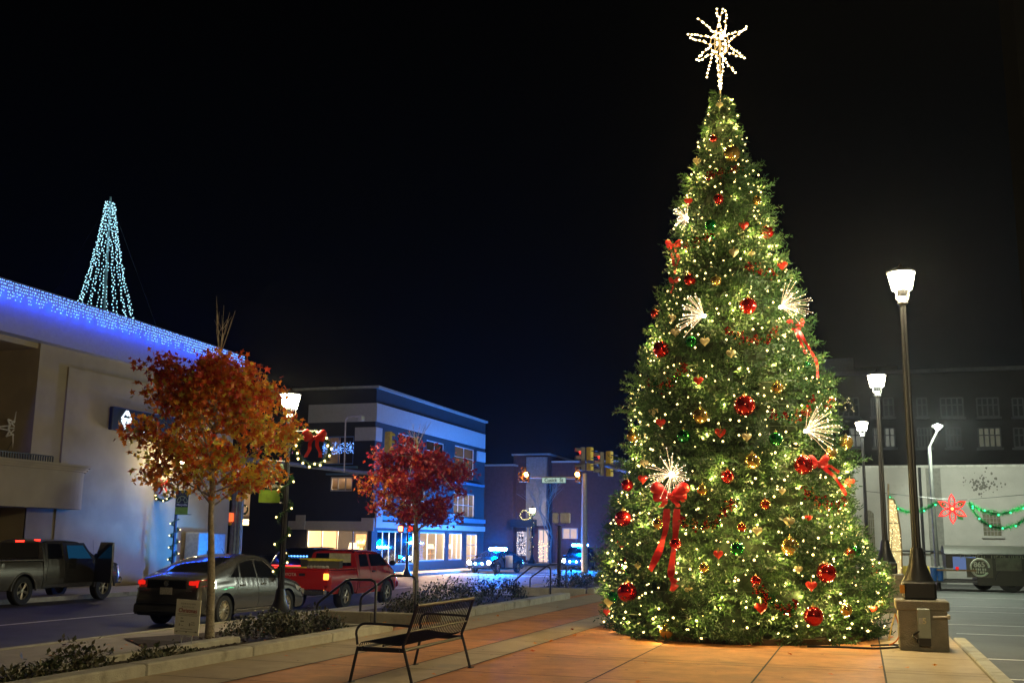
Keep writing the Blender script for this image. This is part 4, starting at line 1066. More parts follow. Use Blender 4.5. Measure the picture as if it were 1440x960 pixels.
nv=pbr('navy_car_paint',(.012,.018,.035),.2,metal=.4,coat=1,var=.05);bk=pbr('black_car_paint',(.01,.01,.012),.2,coat=1,var=.05);wp_=pbr('white_car_paint',(.5,.5,.52),.3,coat=.7,var=.05)
sd_,_=sedan('parked_sedan',-22.9,37.8,math.radians(-3),nv,'dark blue sedan passing behind the grey crossover')
pb=emit('police_blue',(.02,.25,1),1700);pbs=emit('police_blue_soft',(.1,.35,1),6)
sv,bv=sedan('dark_suv',-20.6,36.4,0,bk,'black suv with red tail light bar and blue flashers behind the red pickup',suv=True,cat='suv')
m=MB();m.cbox((0,-.02,1.08),(1.62,.06,.035),bev=.01);m.cbox((0,-.02,1.0),(1.55,.05,.02),bev=.005);m.build('tail_light_bar',emit('tail_bar',(1,.04,.03),4),sv,local=True)
m=MB()
for k in range(7): m.cbox((-.1+k*.13,.22,1.43),(.07,.03,.05),bev=.01)
m.build('flasher',pbs,sv,local=True)
def police(x,y,rz,label,main,g):
    t,b=sedan('police_car',x,y,rz,bk if main else nv,label,suv=not main,cat='police car')
    zr=1.48 if not main else 1.48
    zr=b.zt(2.2)
    m=MB();m.cbox((0,2.2,zr+.09),(1.25,.3,.12),bev=.04);lb=m.build('light_bar',pb,t,local=True)
    m=MB();m.cbox((0,2.2,zr+.02),(1.1,.2,.05));m.build('bracket',blackm,lb,local=True)
    for sd in(-1,1):
        m=MB();m.ball((sd*.72,b.L-.0,.68),.13,10);m.build('lit_head_light',hon,t,local=True)
    m=MB()
    for x_ in(-.25,.25): m.ball((x_,b.L+.04,.62),.06,8)
    m.build('grille_flasher',pb,t,local=True)
    M=Matrix.Rotation(rz,4,'Z');o=Vector(t.location)
    p=o+M@Vector((0,2.2,zr+.45));point('police_beacon',p,(.0,.17,1),g,.12)
    l_=point('police_road_beam',o+M@Vector((0,2.6,zr+.3)),(.0,.17,1),9500,.12,kind='SPOT',spot_size=math.radians(115),spot_blend=1.);l_.rotation_euler=(Vector((-12,28,-3))-l_.location).to_track_quat('-Z','Y').to_euler()
    p=o+M@Vector((0,b.L+.35,.75));point('police_flasher',p,(.0,.3,1),g*.5,.1)
    return t
aa=atz(688,806,-.5)
police(aa.x+.1,aa.y+4.6,math.radians(180-9),'police car with blue light bar and bright headlights by the navy building',True,550)
bb2=atz(803,801,-.5)
pt=police(bb2.x,bb2.y+4.5,math.radians(180+3),'farther police suv with flashing blue lights right of the signal post',False,700)
# white placard door text on first police car is unreadable glare: open door shown as pale panel
m=MB();m.cbox((-1.25,3.0,.75),(.55,.05,.8),bev=.02)
po=[o for o in bpy.data.objects if o.name=='police_car'][0];m.build('open_door',wp_,po,local=True)
# blue strobes of the dark suv light the cream wall
def spot(name,loc,aim,col,w,deg,blend=.6,r=.12):
    o=point(name,loc,col,w,r,kind='SPOT',spot_size=math.radians(deg),spot_blend=blend);o.data.shadow_soft_size=r
    o.rotation_euler=(Vector(aim)-Vector(loc)).to_track_quat('-Z','Y').to_euler();return o
spot('suv_strobe',(-20.9,41.9,1.4),(-28.5,37.2,.6),(.01,.13,1),2600,62,.9)
spot('suv_strobe',(-21.9,43.6,.2),(-28.5,39,-.2),(.0,.3,1),4200,70,.9)
# ---- food truck
ft_d=pbr('food_truck_paint',(.035,.033,.024),.5,var=.15);ft_p=pbr('food_truck_panel',(.085,.08,.055),.5);ftw=pbr('chalk_white',(.5,.5,.42),.8)
fy=50.5
def fx_(px,py=800): return aty(px,py,fy).x
def fz_(py,px=1400): return aty(px,py,fy).z
t=empty('food_truck',(fx_(1380),fy+1,-.3),'dark olive food trailer with a round white logo and a rounded roof','food truck')
xl=fx_(1364)-1.2;xl=fx_(1331);xr=xl+9.5
zf=fz_(823);ztop=fz_(767)
m=MB();ys0,ys1=fy,fy+2.2;zro=fz_(779)
m.box(xl+1.2,xr,ys0,ys1,zf+.0,zro-.02);m.box(xl,xl+1.2,ys0+.1,ys1,fz_(800),zro-.02);m.build('body',ft_d,t)
n=10;pl=[]
for i in range(n+1):
    f=i/n;pl.append((ys0-.05+(ys1-ys0+.1)*f,zro+(ztop-zro)*math.sin(f*PI)**.6))
m=MB();m.prism(pl,xl-.05,xr,Matrix(((0,0,1,0),(1,0,0,0),(0,1,0,0),(0,0,0,1))));m.build('roof',pbr('ft_roof',(.035,.034,.026),.6),t,smooth=True)
m=MB();m.box(xl+1.25,xr,ys0-.03,ys0-.002,fz_(786),fz_(778));lbp=m.build('sign_band',blackm,t)
xm=fx_(1362)
m=MB();m.box(fx_(1359),fx_(1396),ys0-.04,ys0-.003,fz_(812),fz_(784)-.02);m.build('door',ft_p,t)
m=MB();m.box(fx_(1401),fx_(1437),ys0-.05,ys0-.003,fz_(802),fz_(783)-.02);m.build('service_hatch',pbr('hatch',(.1,.1,.075),.35,var=.4,scale=3),t)
m=MB();x=fx_(1351);rr=random.Random(4)
for wlen in(6,8,7,7,6,8,7,7,6,8):
    for k in range(wlen):
        z0,z1=fz_(784.6),fz_(780.6)
        m.box(x,x+.03,ys0-.036,ys0-.031,z0,z1)
        if rr.random()<.7: zz=rr.choice([z0,z1-.03,(z0+z1)/2]);m.box(x+.031,x+.1,ys0-.036,ys0-.031,zz,zz+.03)
        if rr.random()<.4: m.box(x+.101,x+.13,ys0-.036,ys0-.031,z0,z1)
        x+=.17
    x+=.22
m.build('sign_lettering',pbr('chalk_dim',(.2,.2,.15),.8),t)
cx_,cz_=fx_(1378),fz_(798);R_l=.36
m=MB();m.tube([(cx_+R_l*math.cos(a),ys0-.055,cz_+R_l*math.sin(a)) for a in[2*PI*i/32 for i in range(30)]],.045,5);
lg=m.build('logo_ring',ftw,t)
text_mesh('logo_text','865',.3,ftw,t,face_my((cx_-.02,ys0-.05,cz_+.12)),bold=.008)
m=MB()
for r_ in range(2):
    for k in range(6): m.box(cx_-.27+k*.09,cx_-.27+k*.09+(.06 if (k+r_)%3 else .035),ys0-.052,ys0-.046,cz_-.12-r_*.12,cz_-.03-r_*.12)
m.build('logo_strokes',ftw,t)
for x in(fx_(1421),fx_(1388)+.0):
    m=MB();r=.5 if x>fx_(1400) else .42;yy=ys0+.15 if r>.45 else ys1-.2
    m.lathe([(r*.5,-.13),(r,-.12),(r,.12),(r*.55,.13),(r*.5,.03),(.001,.03)],(x,yy,-.3+r),24,M=Matrix.Rotation(PI/2,3,'X'),cap=False);m.build('wheel',rubber,t,smooth=True)
m=MB();P=[]
for k in range(9): a=PI*k/8;P.append((fx_(1421)+.62*math.cos(a),ys0+.02,.2+.52*math.sin(a)))
m.tube(P,.04,5);m.build('fender',blackm,t)
m=MB();m.box(xl-1.0,xl+1.2,ys0+.2,ys1-.2,zf+.08,zf+.2);m.build('tongue_deck',pbr('deck_grey',(.12,.12,.12),.7),t)
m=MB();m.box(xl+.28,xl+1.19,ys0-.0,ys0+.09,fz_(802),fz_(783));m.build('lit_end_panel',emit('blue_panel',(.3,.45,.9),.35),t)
m=MB();m.box(xl-.4,xl+1.18,ys0-.1,ys0+.05,fz_(803.5),fz_(801));m.build('shelf',pbr('shelf_wood',(.25,.16,.09),.8),t)
m=MB();m.cbox((fx_(1346),ys0-.06,fz_(800)),(.13,.08,.16),bev=.02);m.build('tail_light',tail,t)
for i,px in enumerate((1313,1322)):
    x=fx_(px);b_=empty('water_bin',(x,fy+.6,fz_(818)),['leftmost blue plastic bin beside the food trailer','blue plastic bin next to the food trailer shelf'][i],'bin')
    m=MB();m.lathe([(.11,0),(.15,.55)],(x,fy+.1,fz_(818)),12);m.build('bucket',pbr('blue_plastic',(.02,.12,.42),.4),b_)
    m=MB();m.lathe([(.165,.55),(.165,.6)],(x,fy+.1,fz_(818)),12);m.build('lid',pbr('pale_lid',(.5,.52,.55),.5),b_)
t=empty('yellow_barrier',(fx_(1290),fy+5,-.3),'yellow plastic barrier standing before the white wall','barrier')
a=aty(1262,795,56);b_=aty(1316,815,56)
m=MB();m.cbox(((a.x+b_.x)/2,56,(a.z+b_.z)/2),(b_.x-a.x,.3,a.z-b_.z),bev=.05);m.build('barrier',pbr('yellow_plastic',(.5,.36,.05),.6),t)
m=MB();m.cbox(((a.x+b_.x)/2,55.9,-.25),(b_.x-a.x-.2,.7,.1),bev=.03);m.build('base',pbr('yellow_plastic',(.5,.36,.05),.6),t)
# ================= LAMP POSTS, GARLANDS, WREATHS =================
lampg=MATS['lamp_glass']
def lamp_post(x,y,z,top,label,watt,col=(1,.86,.6),scale=1.,lit=True,group='lantern lamp posts',r=.16):
    t=empty('street_lamp',(x,y,z),label,'street lamp',group)
    S=scale;hz=top-.55*S
    m=MB();m.cbox((x,y,z+.14),(.5*S,.5*S,.28),bev=.03);m.lathe([(.24*S,.28),(.2*S,.36),(.13*S,.55),(.10*S,.75),(.085*S,.8)],(x,y,z),16);m.build('base',blackm,t,smooth=True)
    m=MB();n=20;vs=[];fs=[]
    rr=[];H_=hz-z-.8
    for zz,ra in((z+.8,.072*S),(z+.8+H_*.5,.062*S),(hz-.25,.05*S)):
        for j in range(n): q=ra*(1 if j%2 else .84);vs.append((x+q*math.cos(2*PI*j/n),y+q*math.sin(2*PI*j/n),zz))
    for i in range(2):
        for j in range(n): a=i*n+j;b=i*n+(j+1)%n;fs.append((a,b,b+n,a+n))
    m.add(vs,fs);m.build('pole',blackm,t)
    m=MB();m.lathe([(.058*S,-.25),(.09*S,-.22),(.07*S,-.16),(.05*S,-.1),(.11*S,-.03),(.12*S,.0)],(x,y,hz),16)
    for k in range(4):
        a=PI/4+k*PI/2;m.tube([(x+.05*S*math.cos(a),y+.05*S*math.sin(a),hz-.2),(x+.14*S*math.cos(a),y+.14*S*math.sin(a),hz-.12),(x+.12*S*math.cos(a),y+.12*S*math.sin(a),hz)],.012*S,5)
    m.build('collar',blackm,t,smooth=True)
    m=MB();m.lathe([(.155*S,.01),(.215*S,.29*S),(.20*S,.30*S)],(x,y,hz),8,cap=False);g=m.build('lantern_glass',lampg,t)
    m=MB()
    for k in range(8):
        a=2*PI*k/8;m.tube([(x+.158*S*math.cos(a),y+.158*S*math.sin(a),hz),(x+.22*S*math.cos(a),y+.22*S*math.sin(a),hz+.29*S)],.005*S,4)
    m.build('lantern_frame',blackm,t)
    m=MB();m.lathe([(.235*S,.295*S),(.235*S,.32*S),(.14*S,.37*S),(.04*S,.40*S),(.025*S,.45*S),(.001,.48*S)],(x,y,hz),16);m.build('lantern_cap',blackm,t,smooth=True)
    # the lamp's light, all around the lantern
    point('lamp_light',(x,y,hz-.10),col,watt*.5,.1)
    for k in range(4):
        a=PI/4+k*PI/2;point('lamp_light',(x+.27*S*math.cos(a),y+.27*S*math.sin(a),hz+.06),col,watt*.14,.08)
    return t,hz
wood=pbr('garland_green',(.02,.05,.018),.7,var=.5,scale=20)
garm=leafmat('garland_needles',[(.02,.07,.02),(.05,.12,.03),(.03,.09,.03)],.2)
def needles(m,p,axis,r,n,ln,rs):
    for i in range(n):
        d=Vector((rs.gauss(0,1),rs.gauss(0,1),rs.gauss(0,1)));d-=axis*d.dot(axis)*.6
        d.normalize();q=p+axis*rs.uniform(-.04,.04);s=ln*rs.uniform(.7,1.2);w=d.cross(axis).normalized()*.012*ln/.1
        m.add([q-w,q+w,q+d*s+w*.3,q+d*s-w*.3],[(0,1,2,3)])
def garland(x,y,z0,z1,r,turns,label,seed,bulbmat,nb=10,group='garlands spiralling up lamp posts'):
    rs=random.Random(seed);t=empty('garland',(x,y,z0),label,'garland',group);m=MB();P=[];pts=[]
    n=int((z1-z0)/.035)
    for i in range(n):
        f=i/n;a=f*turns*2*PI+seed;p=Vector((x+r*math.cos(a),y+r*math.sin(a),z0+(z1-z0)*f));pts.append(p)
        needles(m,p,Vector((-math.sin(a)*.7,math.cos(a)*.7,.5)).normalized(),r,14,.085,rs)
        if i%int(n/nb)==2: P.append(p+Vector((math.cos(a)*.07,math.sin(a)*.07,0)))
    m.build('needles',garm,t)
    m=MB();m.tube(pts,.02,5);m.build('stem',wood,t);bulbs(t,P,.026,bulbmat)
    return P
def bow(root,c,right,up,S,mat,tails=.9,name='bow',asthing=None):
    """ribbon bow: two loops, knot, two tails, each with thickness"""
    c=Vector(c);f=right.cross(up).normalized()
    def strip(m,pts,w0,wd):
        for a,b in zip(pts[:-1],pts[1:]):
            pass
        n=len(pts);vs=[];fs=[]
        for i,(p,w) in enumerate(pts):
            for s in(-1,1):
                for k in(-1,1): vs.append(Vector(p)+wd[i]*s*w/2+f*k*.006*S)
        for i in range(n-1):
            a=i*4
            for q,r_ in((0,1),(1,3),(3,2),(2,0)): fs.append((a+q,a+r_,a+4+r_,a+4+q))
        fs+=[(0,1,3,2),(n*4-4,n*4-2,n*4-1,n*4-3)];m.add(vs,fs)
    m=MB()
    for sd in(-1,1):
        for lift,sz in((.55,1.),(-.1,.8)):
            d=(right*sd+up*lift).normalized();pv=(up-d*up.dot(d)).normalized();n=12;rings=[]
            prof=[(.02,.02),(.12,.07),(.28,.15),(.42,.175),(.52,.15),(.57,.08)]
            for l_,r2 in prof:
                rings+= [c+d*l_*S*sz+(pv*math.cos(2*PI*j/n)*r2+f*math.sin(2*PI*j/n)*r2*.75)*S*sz*(1+.06*math.cos(6*PI*j/n)) for j in range(n)]
            fs=[(k*n+j,k*n+(j+1)%n,(k+1)*n+(j+1)%n,(k+1)*n+j) for k in range(4) for j in range(n)]
            # turn the open mouth of the loop inwards so that it reads as folded ribbon
            mouth=[c+d*.40*S*sz+(pv*math.cos(2*PI*j/n)*.06+f*(math.sin(2*PI*j/n)*.05+.02))*S*sz for j in range(n)]
            rings+=mouth;fs+=[(5*n+j,5*n+(j+1)%n,6*n+(j+1)%n,6*n+j) for j in range(n)]
            fs+=[(4*n+j,4*n+(j+1)%n,5*n+(j+1)%n,5*n+j) for j in range(n)]
            m.add(rings,fs)
    m.ball(c+f*.05*S,.09*S,10)
    o=m.build(name,mat,root,smooth=True)
    for sd in(-1,1):
        m=MB();pts=[];wd=[]
        for i in range(13):
            q=i/12;p=c+right*sd*(.08+.24*q+.035*math.sin(q*9+sd))*S*tails**.3-up*q*tails*S+f*(.07+.05*math.sin(q*7+sd*2))*S
            pts.append((p,(.16 if i else .06)*S));wd.append((right+f*.25*math.sin(q*6)).normalized())
        strip(m,pts,0,wd)
        m.build('tail',mat,o if not asthing else root,smooth=True)
    return o
def wreath(c,right,up,R,label,bulbmat,nb=14,with_bow=True,seed=1,bs=1.,name='wreath'):
    rs=random.Random(seed);c=Vector(c);t=empty(name,c,label,'wreath');f=right.cross(up).normalized();m=MB();P=[]
    for i in range(90):
        a=2*PI*i/90;rd=right*math.cos(a)+up*math.sin(a);p=c+rd*R;tan=(up*math.cos(a)-right*math.sin(a))
        needles(m,p,tan,R,int(24),R*.30,rs)
    for i in range(nb):
        a=2*PI*(i+rs.uniform(-.3,.3))/nb;rd=right*math.cos(a)+up*math.sin(a);P.append(c+rd*(R+rs.uniform(-.1,.14)*R)+f*R*.17)
    m.build('needles',garm,t);m=MB();m.tube([c+(right*math.cos(a)+up*math.sin(a))*R for a in[2*PI*i/24 for i in range(24)]],R*.12,6,closed=True);m.build('ring',wood,t)
    bulbs(t,P,.03,bulbmat)
    if with_bow: bow(t,c+up*R*.72+f*.1,right,up,R*1.25*bs,redm,.85)
    return t
UP=Vector((0,0,1))
def facing(p):  # horizontal right vector for a thing turned square to the street's camera side
    d=Vector((p[0],p[1],0)).normalized();return Vector((d.y,-d.x,0))
# left near lamp
q=atz(392.5,876,-.37);lt=aty(409,563,q.y)
tl,hz=lamp_post(q.x,q.y,-.38,lt.z+.42,'black lantern lamp post wrapped in garland between the maple and the red pickup',1150,(1,.8,.42),1.12)
LP=(q.x,q.y)
garland(q.x,q.y,.75,3.35,.13,4.2,'green garland with warm bulbs wound round the lamp post behind the grey crossover',3,bulbw,12)
wc=aty(441,632,q.y);rv=facing(q)
wreath((q.x,q.y,0)+Vector((0,0,0)) if False else wc,rv,UP,.38,'large lit wreath with a red bow hanging off the near lamp post',bulbw,17,seed=5,bs=1.15)
t=empty('wreath_bracket',(q.x,q.y,wc.z+.42),'black arm carrying the big wreath on the near lamp post','bracket')
m=MB();m.tube([(q.x,q.y,wc.z+.45),(wc.x+rv.x*.05,wc.y+rv.y*.05,wc.z+.45)],.014,6);m.tube([(wc.x,wc.y,wc.z+.45),(wc.x,wc.y,wc.z+.38)],.012,5);m.build('arm',blackm,t)
def banner(c,right,w,h,label,txt=True,seed=0):
    c=Vector(c);t=empty('street_banner',c,label,'banner');f=right.cross(UP).normalized()
    M=Matrix((right,UP,f)).transposed().to_4x4();M.translation=c
    m=MB();m.cbox((0,0,0),(w,h,.012),M=None);
    m.v=[M@Vector(v) for v in m.v];m.build('cloth',pbr('banner_dark',(.035,.045,.05),.8),t)
    m=MB();m.cbox((0,-h*.5+.15*h,.009),(w,h*.3,.004));m.v=[M@Vector(v) for v in m.v];m.build('green_panel',pbr('banner_green',(.22,.38,.03),.8),t)
    ll=pbr('banner_letter',(.6,.62,.55),.7)
    text_mesh('lettering','Maryville',w*.235,ll,t,M@Matrix.Translation((0,-h*.10,.012)),bold=.003)
    m=MB();gr=pbr('banner_arch',(.3,.38,.2),.8)
    R=w*.42
    def rng_(a0,a1,r): return [M@Vector((r*math.cos(a0+(a1-a0)*i/12),-.0+r*1.2*math.sin(a0+(a1-a0)*i/12),.014)) for i in range(13)]
    m.tube(rng_(0,PI,R),.014,4);m.tube(rng_(0,PI,R*.45),.012,4)
    for a in(0.0,PI/3,2*PI/3,PI): m.tube([M@Vector((R*.45*math.cos(a),R*.54*math.sin(a),.014)),M@Vector((R*math.cos(a),R*1.2*math.sin(a),.014))],.014,4)
    m.build('arch_emblem',gr,t)
    m=MB();m.tube([M@Vector((-w/2,h/2,0)),M@Vector((w/2+.16,h/2,0))],.012,5);m.tube([M@Vector((-w/2,-h/2,0)),M@Vector((w/2+.16,-h/2,0))],.012,5);m.build('arm',blackm,t);return t
b0=aty(380,677,q.y)
banner(b0+Vector((0,0,0.0)),rv,.5,1.0,'dark street banner reading Maryville with a green strip on the near lamp post')
# second left lamp by the bank wall
y2=39.0;q2=aty(243,790,y2)
tl2,h2=lamp_post(q2.x,y2,-.37,5.2,'lamp post by the cream wall, mostly hidden behind the orange maple',420,(1,.82,.42),1.0)
garland(q2.x,y2,.1,2.35,.14,4.6,'green garland with pale bulbs on the lamp post in front of the cream wall',9,bulbw,9)
w2=aty(230,690,y2);rv2=facing(q2)
wreath(w2,rv2,UP,.40,'lit wreath with a red bow on the lamp post in front of the cream wall',bulbw,12,seed=9)
b2=aty(256,706,y2);banner(b2,rv2,.5,1.0,'blue and green street banner on the lamp post in front of the cream wall')
# wreath in the far window of the navy building
w3=aty(343,716,FY-.06);wreath(w3,Vector((1,0,0)),UP,.26,'small dark wreath in a bright window of the navy building',bulbw2,1,False,seed=4)
# far lamp with wreath across the street
y5=93.;q5=aty(748,790,y5);l5=aty(749,715,y5)
lamp_post(q5.x,y5,-.4,l5.z+.35,'distant lamp post with a lit wreath across the street',400,(1,.85,.6),1.25)
wreath(aty(738,724,y5),facing(q5),UP,.42,'lit ring shaped wreath on the distant lamp post',bulbw,16,False,seed=12)
garland(q5.x,y5,.6,4.2,.2,4,'garland with bulbs on the distant lamp post',2,bulbw,8)
# right lamps on pedestals
z1=.76;p1=atz(1294,843,z1);p1=Vector((1.0,18.3,z1));pp=proj((p1.x,p1.y,z1))
p1=aty(1294,843,18.3)
ped=pbr('pedestal_concrete',(.25,.23,.18),.88,var=.2,scale=5,bump=.6,bscale=60,spots=((.2,.18,.12),4,.6))
def pedestal(x,y,w,d,h,label):
    t=empty('lamp_pedestal',(x,y,0),label,'pedestal');m=MB();m.cbox((x,y,(h-.16)/2),(w,d,h-.16),bev=.01);m.build('shaft',ped,t)
    m=MB();m.cbox((x,y,h-.08),(w+.07,d+.07,.155),bev=.02);m.build('cap',ped,t)
pedestal(p1.x+.02,18.55,.72,.72,p1.z,'concrete pedestal with the grey electrical box, under the tallest looking lamp')
l1=aty(1273,400,18.55)
t1,_=lamp_post(p1.x,18.55,p1.z,l1.z+.45,'tallest looking black lamp post at right, on the pedestal with the electrical box',1900,(1,.84,.5),1.0)
m=MB();m.cbox((p1.x-.245,18.33,p1.z+.16),(.09,.06,.13));m.build('orange_tag',pbr('orange_tag',(.7,.3,.02),.5),t1)
z2=.86;p2=aty(1247,806,28.0);pedestal(p2.x,28.2,.72,.72,p2.z,'concrete pedestal beside the right edge of the decorated tree');l2=aty(1237,537,28.2)
lamp_post(p2.x,28.2,p2.z,l2.z+.42,'second lamp post from the right foreground, beside the glowing sail shape',1400,(.95,1,.75),1.0)
p3=aty(1221,790,41.);l3=aty(1219,600,41.);lamp_post(p3.x,41,-.0,l3.z+.42,'third lantern lamp post, partly behind the decorated tree',1400,(.95,1,.78),1.0)
# lamp post added out of view beside the camera to light the plaza
lamp_post(1.0,5.5,.76,6.3,'added lamp post out of view beside the camera, lighting the plaza',1700,(1,.8,.45),1.0)
# silver pole light
y4=52.;p4=aty(1318,790,y4);l4=aty(1318,600,y4)
t=empty('street_light',(p4.x,y4,-.3),'slender silver street light with a small bright head near the red flower decoration','street light')
sil=pbr('silver_pole',(.10,.105,.10),.45,metal=.4)
m=MB();m.tube([(p4.x,y4,-.3),(p4.x-.05,y4,l4.z-.9)],[.11,.08],10);m.tube([(p4.x-.05,y4,l4.z-.9),(l4.x+.03,y4,l4.z-.1)],.045,8);m.build('pole',sil,t,smooth=True)
m=MB();m.cbox((l4.x,y4-.05,l4.z+.03),(.5,.25,.14),bev=.04);m.build('head',sil,t)
m=MB();m.ball((l4.x,y4-.2,l4.z-.02),.14,10);m.build('lens',emit('white_lens',(.9,1,.95),60),t);point('lamp_light',(l4.x+.1,y4-1.3,l4.z-.3),(.9,1,.8),3300,.15)
# electrical box, conduit, cables
ex=aty(1297,880,18.15)
bx0=aty(1288,855,18.12);bx1=aty(1311,897,18.12)
t=empty('electrical_box',((bx0.x+bx1.x)/2,18.15,bx1.z),'grey electrical box numbered 5 on the front of the concrete pedestal','electrical box')
gb=pbr('box_grey',(.33,.38,.33),.5,var=.1)
m=MB();m.cbox(((bx0.x+bx1.x)/2,18.14,(bx0.z+bx1.z)/2),(bx1.x-bx0.x-.02,.1,bx0.z-bx1.z),bev=.01);m.build('cover',gb,t)
m=MB();m.cbox(((bx0.x+bx1.x)/2,18.15,bx1.z-.06),(bx1.x-bx0.x-.04,.08,.115));m.build('socket_strip',blackm,t)
nm=aty(1300,873,18.08);text_mesh('number','5',.12,pbr('number_gold',(.85,.8,.5),.4),t,face_my((nm.x,18.085,nm.z)),bold=.004)
m=MB();m.cbox((nm.x-.05,18.087,nm.z),(.06,.004,.09));m.build('sticker',pbr('sticker_pale',(.55,.57,.52),.7),t)
t=empty('conduit',(bx1.x,18.15,.5),'pale horizontal conduit pipe beside the electrical box','pipe')
c1=aty(1312,867,18.1);c2=aty(1334,867,18.1);m=MB();m.tube([c1,c2],.016,8);m.cbox(c2,(.05,.06,.07),bev=.01);m.build('pipe',pbr('pvc',(.6,.58,.5),.5),t)
def cable(pts,r,mat,label,name='extension_cord'):
    # smooth the polyline
    P=[Vector(p) for p in pts];Q=[]
    for i in range(len(P)-1):
        a=P[max(0,i-1)];b=P[i];c=P[i+1];d=P[min(len(P)-1,i+2)]
        for k in range(6):
            f=k/6;Q.append(.5*((2*b)+(c-a)*f+(2*a-5*b+4*c-d)*f*f+(3*b-a-3*c+d)*f**3))
    Q.append(P[-1]);m=MB();m.tube(Q,r,6);tag(m.build(name,mat,smooth=True),label,'cable')
oc=pbr('orange_cord',(.75,.2,.03),.5);yc=pbr('yellow_cord',(.7,.5,.15),.5)
def g(px,py,y=18.5): return aty(px,py,y)
cable([g(1259,863),g(1262,872),g(1266,885),g(1263,897),g(1256,904),g(1250,906)],.012,oc,'orange extension cord looping down between tree and pedestal')
cable([g(1259,862),g(1256,872),g(1253,884),g(1250,900)],.012,yc,'yellow cord hanging beside the orange cord at the pedestal')
cable([g(1266,858),g(1266,880),g(1268,903)],.013,yc,'straight pale yellow cord down the left edge of the pedestal')
cable([atz(1135,908,.02),atz(1180,909,.02),atz(1230,911,.02),atz(1262,909,.02),atz(1284,906,.02)],.018,blackm,'black cable lying on the paving from the tree to the pedestal')
cable([atz(1225,907,.03),atz(1255,906,.03),atz(1283,907,.03),g(1290,900,18.1),g(1284,893,18.1),g(1293,887,18.1)],.016,blackm,'black cable curling up to the electrical box')
# sail-like light sculpture
ys_=31.0
t=empty('light_sculpture',(aty(1258,800,ys_).x,ys_,0),'tall glowing yellow sail shaped light sculpture behind the lamp pedestal','decoration')
ed=[(1249,700),(1257,702),(1262,718),(1266,745),(1268,775),(1268.5,812),(1252,812),(1250,750)]
pl=[(aty(a,b,ys_).x,aty(a,b,ys_).z) for a,b in ed]
m=MB();m.prism(pl,0,.25,Matrix.Translation((0,ys_+.25,0))@Matrix.Rotation(PI/2,4,'X'));m.build('fabric',emit('sail_glow',(1,.78,.32),.85),t)
m=MB()
for a,b in zip(ed,ed[1:]+ed[:1]): m.tube([aty(*a,ys_-.02),aty(*b,ys_-.02)],.02,4)
for py in(735,775): m.tube([aty(1250,py,ys_-.02),aty(1268 if py>740 else 1265,py,ys_-.02)],.012,4)
m.tube([aty(1255,740,ys_-.02),aty(1252,812,ys_-.02)],.01,4)
m.tube([aty(1249,700,ys_),aty(1249,680,ys_)],.03,5);m.build('frame',pbr('sail_frame',(.12,.09,.04),.6),t)
m=MB()
for i in range(130):
    f=random.random();py=704+106*f;px=random.uniform(1251,1256+12*min(1,f*1.6)**.5);m.ico(aty(px,py,ys_-.05),.012)
m.build('bulbs',bulbw2,t)
point('sculpture_glow',aty(1258,790,ys_-.6),(1,.75,.3),25,.3)
# flower decoration and green garlands
yg=50.
t=empty('flower_decoration',aty(1339,714,yg),'red lit poinsettia flower decoration hanging in the green garland','decoration')
c=aty(1339,715,yg);rl=emit('red_bulb',(1,.03,.03),3.5);gl_=emit('green_bulb',(.05,1,.35),3.);R=.62
rope=pbr('red_rope',(.6,.03,.03),.5);rt2=MB();P=[];Pg=[]
for k in range(6):
    a=PI/2+.0+k*PI/3;d=Vector((math.cos(a),0,math.sin(a)));w=Vector((-math.sin(a),0,math.cos(a)))
    pr=[c+d*R*.12]
    for f,h in((.35,.17),(.6,.19),(.8,.12),(1.,.0)): pr.append(c+d*R*f+w*R*h)
    for f,h in((.8,.12),(.6,.19),(.35,.17),(.12,0)): pr.append(c+d*R*f-w*R*h)
    rt2.tube(pr,.03,5)
    for i in range(len(pr)-1):
        for q_ in(.0,.5): P.append(pr[i].lerp(pr[i+1],q_)+Vector((0,-.04,0)))
    for f in(.4,.6,.78): P.append(c+d*R*f+Vector((0,-.04,0)))
rt2.build('frame',rope,t);bulbs(t,P,.022,rl,name='bulb')
for k,(a,s) in enumerate(((.55,.75),(-.85,.75),(2.7,.8))):
    d=Vector((math.cos(a),0,math.sin(a)));w=Vector((-math.sin(a),0,math.cos(a)))
    m=MB();m.add([c+d*R*.4,c+d*R*s+w*.13,c+d*R*1.15*s+d*.1,c+d*R*s-w*.13,c+d*R*.4+Vector((0,.03,0)),c+d*R*s+w*.13+Vector((0,.03,0)),c+d*R*1.15*s+d*.1+Vector((0,.03,0)),c+d*R*s-w*.13+Vector((0,.03,0))],[(0,1,2,3),(7,6,5,4),(0,4,5,1),(1,5,6,2),(2,6,7,3),(3,7,4,0)]);m.build('leaf',pbr('green_rope',(.02,.3,.1),.5),t)
m=MB();m.ball(c+Vector((0,-.06,0)),.05,8);m.build('centre',emit('gold_bulb',(1,.6,.1),6),t);point('flower_glow',c+Vector((0,-.5,0)),(1,.05,.04),14,.2)
gneed=leafmat('green_garland',[(.02,.28,.09),(.03,.42,.14)],.2)
